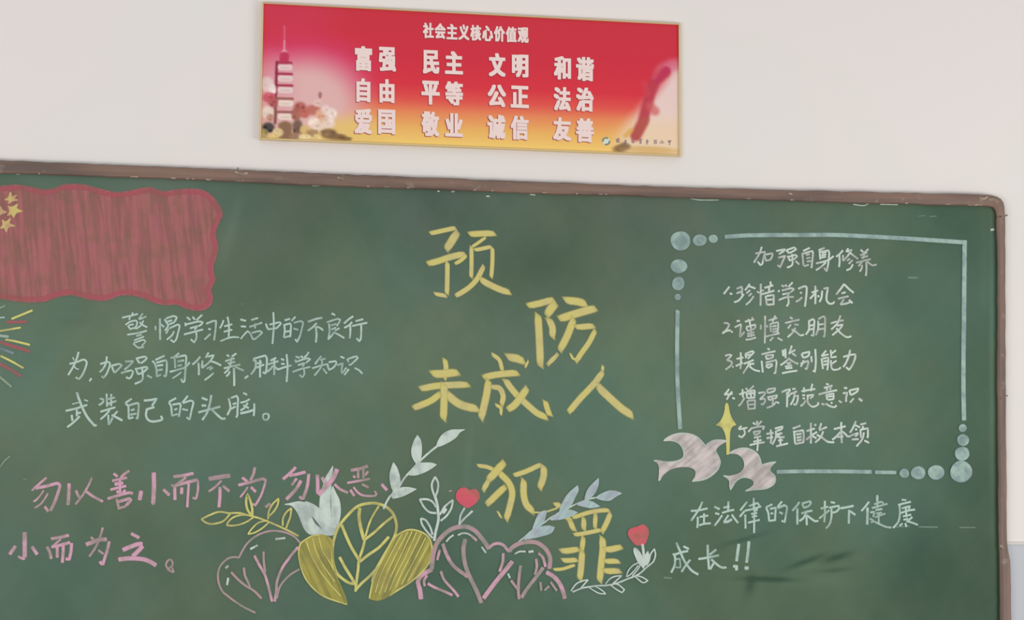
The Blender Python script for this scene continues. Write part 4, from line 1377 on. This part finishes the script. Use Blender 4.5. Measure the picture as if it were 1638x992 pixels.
def letter(ch, x0, x1, y0, y1, bold, slope, name='letter'):
    """A bold printed glyph with a dark printed edge down its lower left."""
    v, f = glyph(ch)
    vs, fs, fm = [], [], []
    def stamp(dx, dy, dep, k):
        n = len(vs)
        for u, t in v:
            x = x0 + bold + (x1 - x0 - 2 * bold) * u
            y = y1 - bold + (y0 - y1 + 2 * bold) * t + slope * (x - (x0 + x1) / 2)
            vs.append(W(x + dx, y + dy, dep))
        fs.extend(tuple(i + n for i in q) for q in f); fm.extend([k] * len(f))
    for i, (sx, sy) in enumerate(((-1, -1), (1, -1), (-1, 1), (1, 1), (0, 0), (1, 0), (-1, 0), (0, 1), (0, -1))):
        stamp(sx * bold, sy * bold * 0.8, BT + 0.0008 + i * 0.00002, 0)
        stamp(sx * bold - 1.2, sy * bold * 0.8 + 1.1, BT + 0.0004 + i * 0.00002, 1)
    return mesh_obj(name, vs, fs, [M_INK, M_INK2], banner, fmat=fm)


for ch, x0, x1, y0, y1 in (
        ('富', 567.7, 595.2, 73.4, 114), ('强', 606, 633.5, 75, 114.7), ('民', 676.4, 702.8, 80, 118.6), ('主', 711.8, 740.6, 81.5, 119),
        ('自', 570, 592.5, 125, 163.7), ('由', 607, 631, 126.5, 165), ('平', 674, 703.4, 129, 167.7), ('等', 712, 740.6, 130, 169),
        ('爱', 567, 595.2, 173.5, 214.6), ('国', 604.8, 632.4, 175, 215), ('敬', 674, 702.8, 178.2, 218.6), ('业', 712, 740.6, 181, 219),
        ('文', 782, 808.6, 84.6, 123), ('明', 818.8, 845.3, 87, 124.2), ('和', 886, 913.4, 89.6, 127.8), ('谐', 921.3, 950, 91, 130),
        ('公', 780, 809.4, 135, 171.6), ('正', 816.8, 846, 137, 173), ('法', 885.4, 913, 139, 178), ('治', 921.3, 949.6, 139.6, 178.7),
        ('诚', 779.3, 808.6, 183.4, 222.7), ('信', 816.8, 845.6, 184.8, 224), ('友', 884.6, 913.7, 187.6, 225.3), ('善', 921.3, 950, 188.8, 228)):
    letter(ch, x0, x1, y0, y1, 1.6, 0.045)
for i, ch in enumerate('社会主义核心价值观'):
    xa = 676.4 + i * 18.95; dy = 0.049 * (i * 18.95)
    letter(ch, xa, xa + 17.6, 36.2 + dy, 61.4 + dy, 0.95, 0.049, 'heading_letter')


def ink(name, items, mat, w, dep):
    v, f = [], []
    for pts_ in items:
        pts_ = smooth_line(pts_)
        b = len(v)
        for i, p in enumerate(pts_):
            t = (pts_[min(i + 1, len(pts_) - 1)] - pts_[max(i - 1, 0)]); t = t / (np.linalg.norm(t) + 1e-9)
            nr = np.array([-t[1], t[0]]) * w / 2
            for s in (-1, 1):
                q = p + nr * s; v.append(W(q[0], q[1], dep))
        for i in range(len(pts_) - 1):
            f.append((b + 2 * i, b + 2 * i + 1, b + 2 * i + 3, b + 2 * i + 2))
        dep += 0.00004
    return mesh_obj(name, v, f, mat, banner)


def z2(l):
    return [[(950 + a / 10.92, 200 + b_ / 10.92) for a, b_ in s] for s in l]


SMALL = (
    [[(380, 255), (450, 240)], [(430, 225), (400, 270)], [(395, 270), (445, 262), (440, 300), (405, 304), (395, 270)], [(400, 285), (440, 282)]],
    [[(540, 262), (575, 270), (530, 300)], [(515, 325), (575, 320)], [(550, 270), (548, 320)], [(525, 300), (570, 296)]],
    [[(660, 250), (700, 245)], [(680, 240), (655, 290)], [(665, 285), (710, 278)], [(690, 265), (688, 318)], [(660, 310), (712, 306)]],
    [[(785, 255), (848, 250)], [(815, 242), (812, 300)], [(790, 280), (840, 275)], [(800, 300), (835, 322)], [(830, 300), (795, 328)]],
    [[(905, 290), (958, 280)], [(935, 256), (925, 345)], [(910, 315), (955, 308)], [(915, 265), (950, 270)]],
    [[(1045, 270), (1105, 264)], [(1070, 262), (1065, 300)], [(1050, 295), (1100, 290), (1090, 322)], [(1052, 300), (1058, 325), (1095, 324)]],
    [[(1188, 262), (1190, 325), (1178, 320)], [(1165, 290), (1152, 320)], [(1205, 288), (1225, 318)]],
    [[(1295, 268), (1303, 282)], [(1318, 264), (1322, 278)], [(1345, 264), (1334, 282)], [(1288, 290), (1348, 286)], [(1305, 302), (1338, 300), (1322, 316), (1326, 348), (1314, 342)]])
for s in SMALL:
    ink('small_letter', z2(s), M_INK3, 0.95, BT + 0.0006)
ring = [[(215 + 58 * math.cos(a), 283 + 58 * math.sin(a)) for a in np.linspace(a0, a1, 9)] for a0, a1 in ((math.pi * .95, math.pi * 1.7), (-0.15, math.pi * .62))]
dsk = [(215 + 66 * math.cos(a), 283 + 66 * math.sin(a)) for a in np.linspace(0, 2 * math.pi, 25)[:-1]]
dv = [W(950 + a / 10.92, 200 + b_ / 10.92, BT + 0.0004) for a, b_ in dsk]
emblem = mesh_obj('emblem', dv, [tuple(range(24))], M_INK5, banner)
props(emblem, 'small round grey-green emblem')
ink('emblem_arc', z2(ring), M_INK4, 2.4, BT + 0.0008)
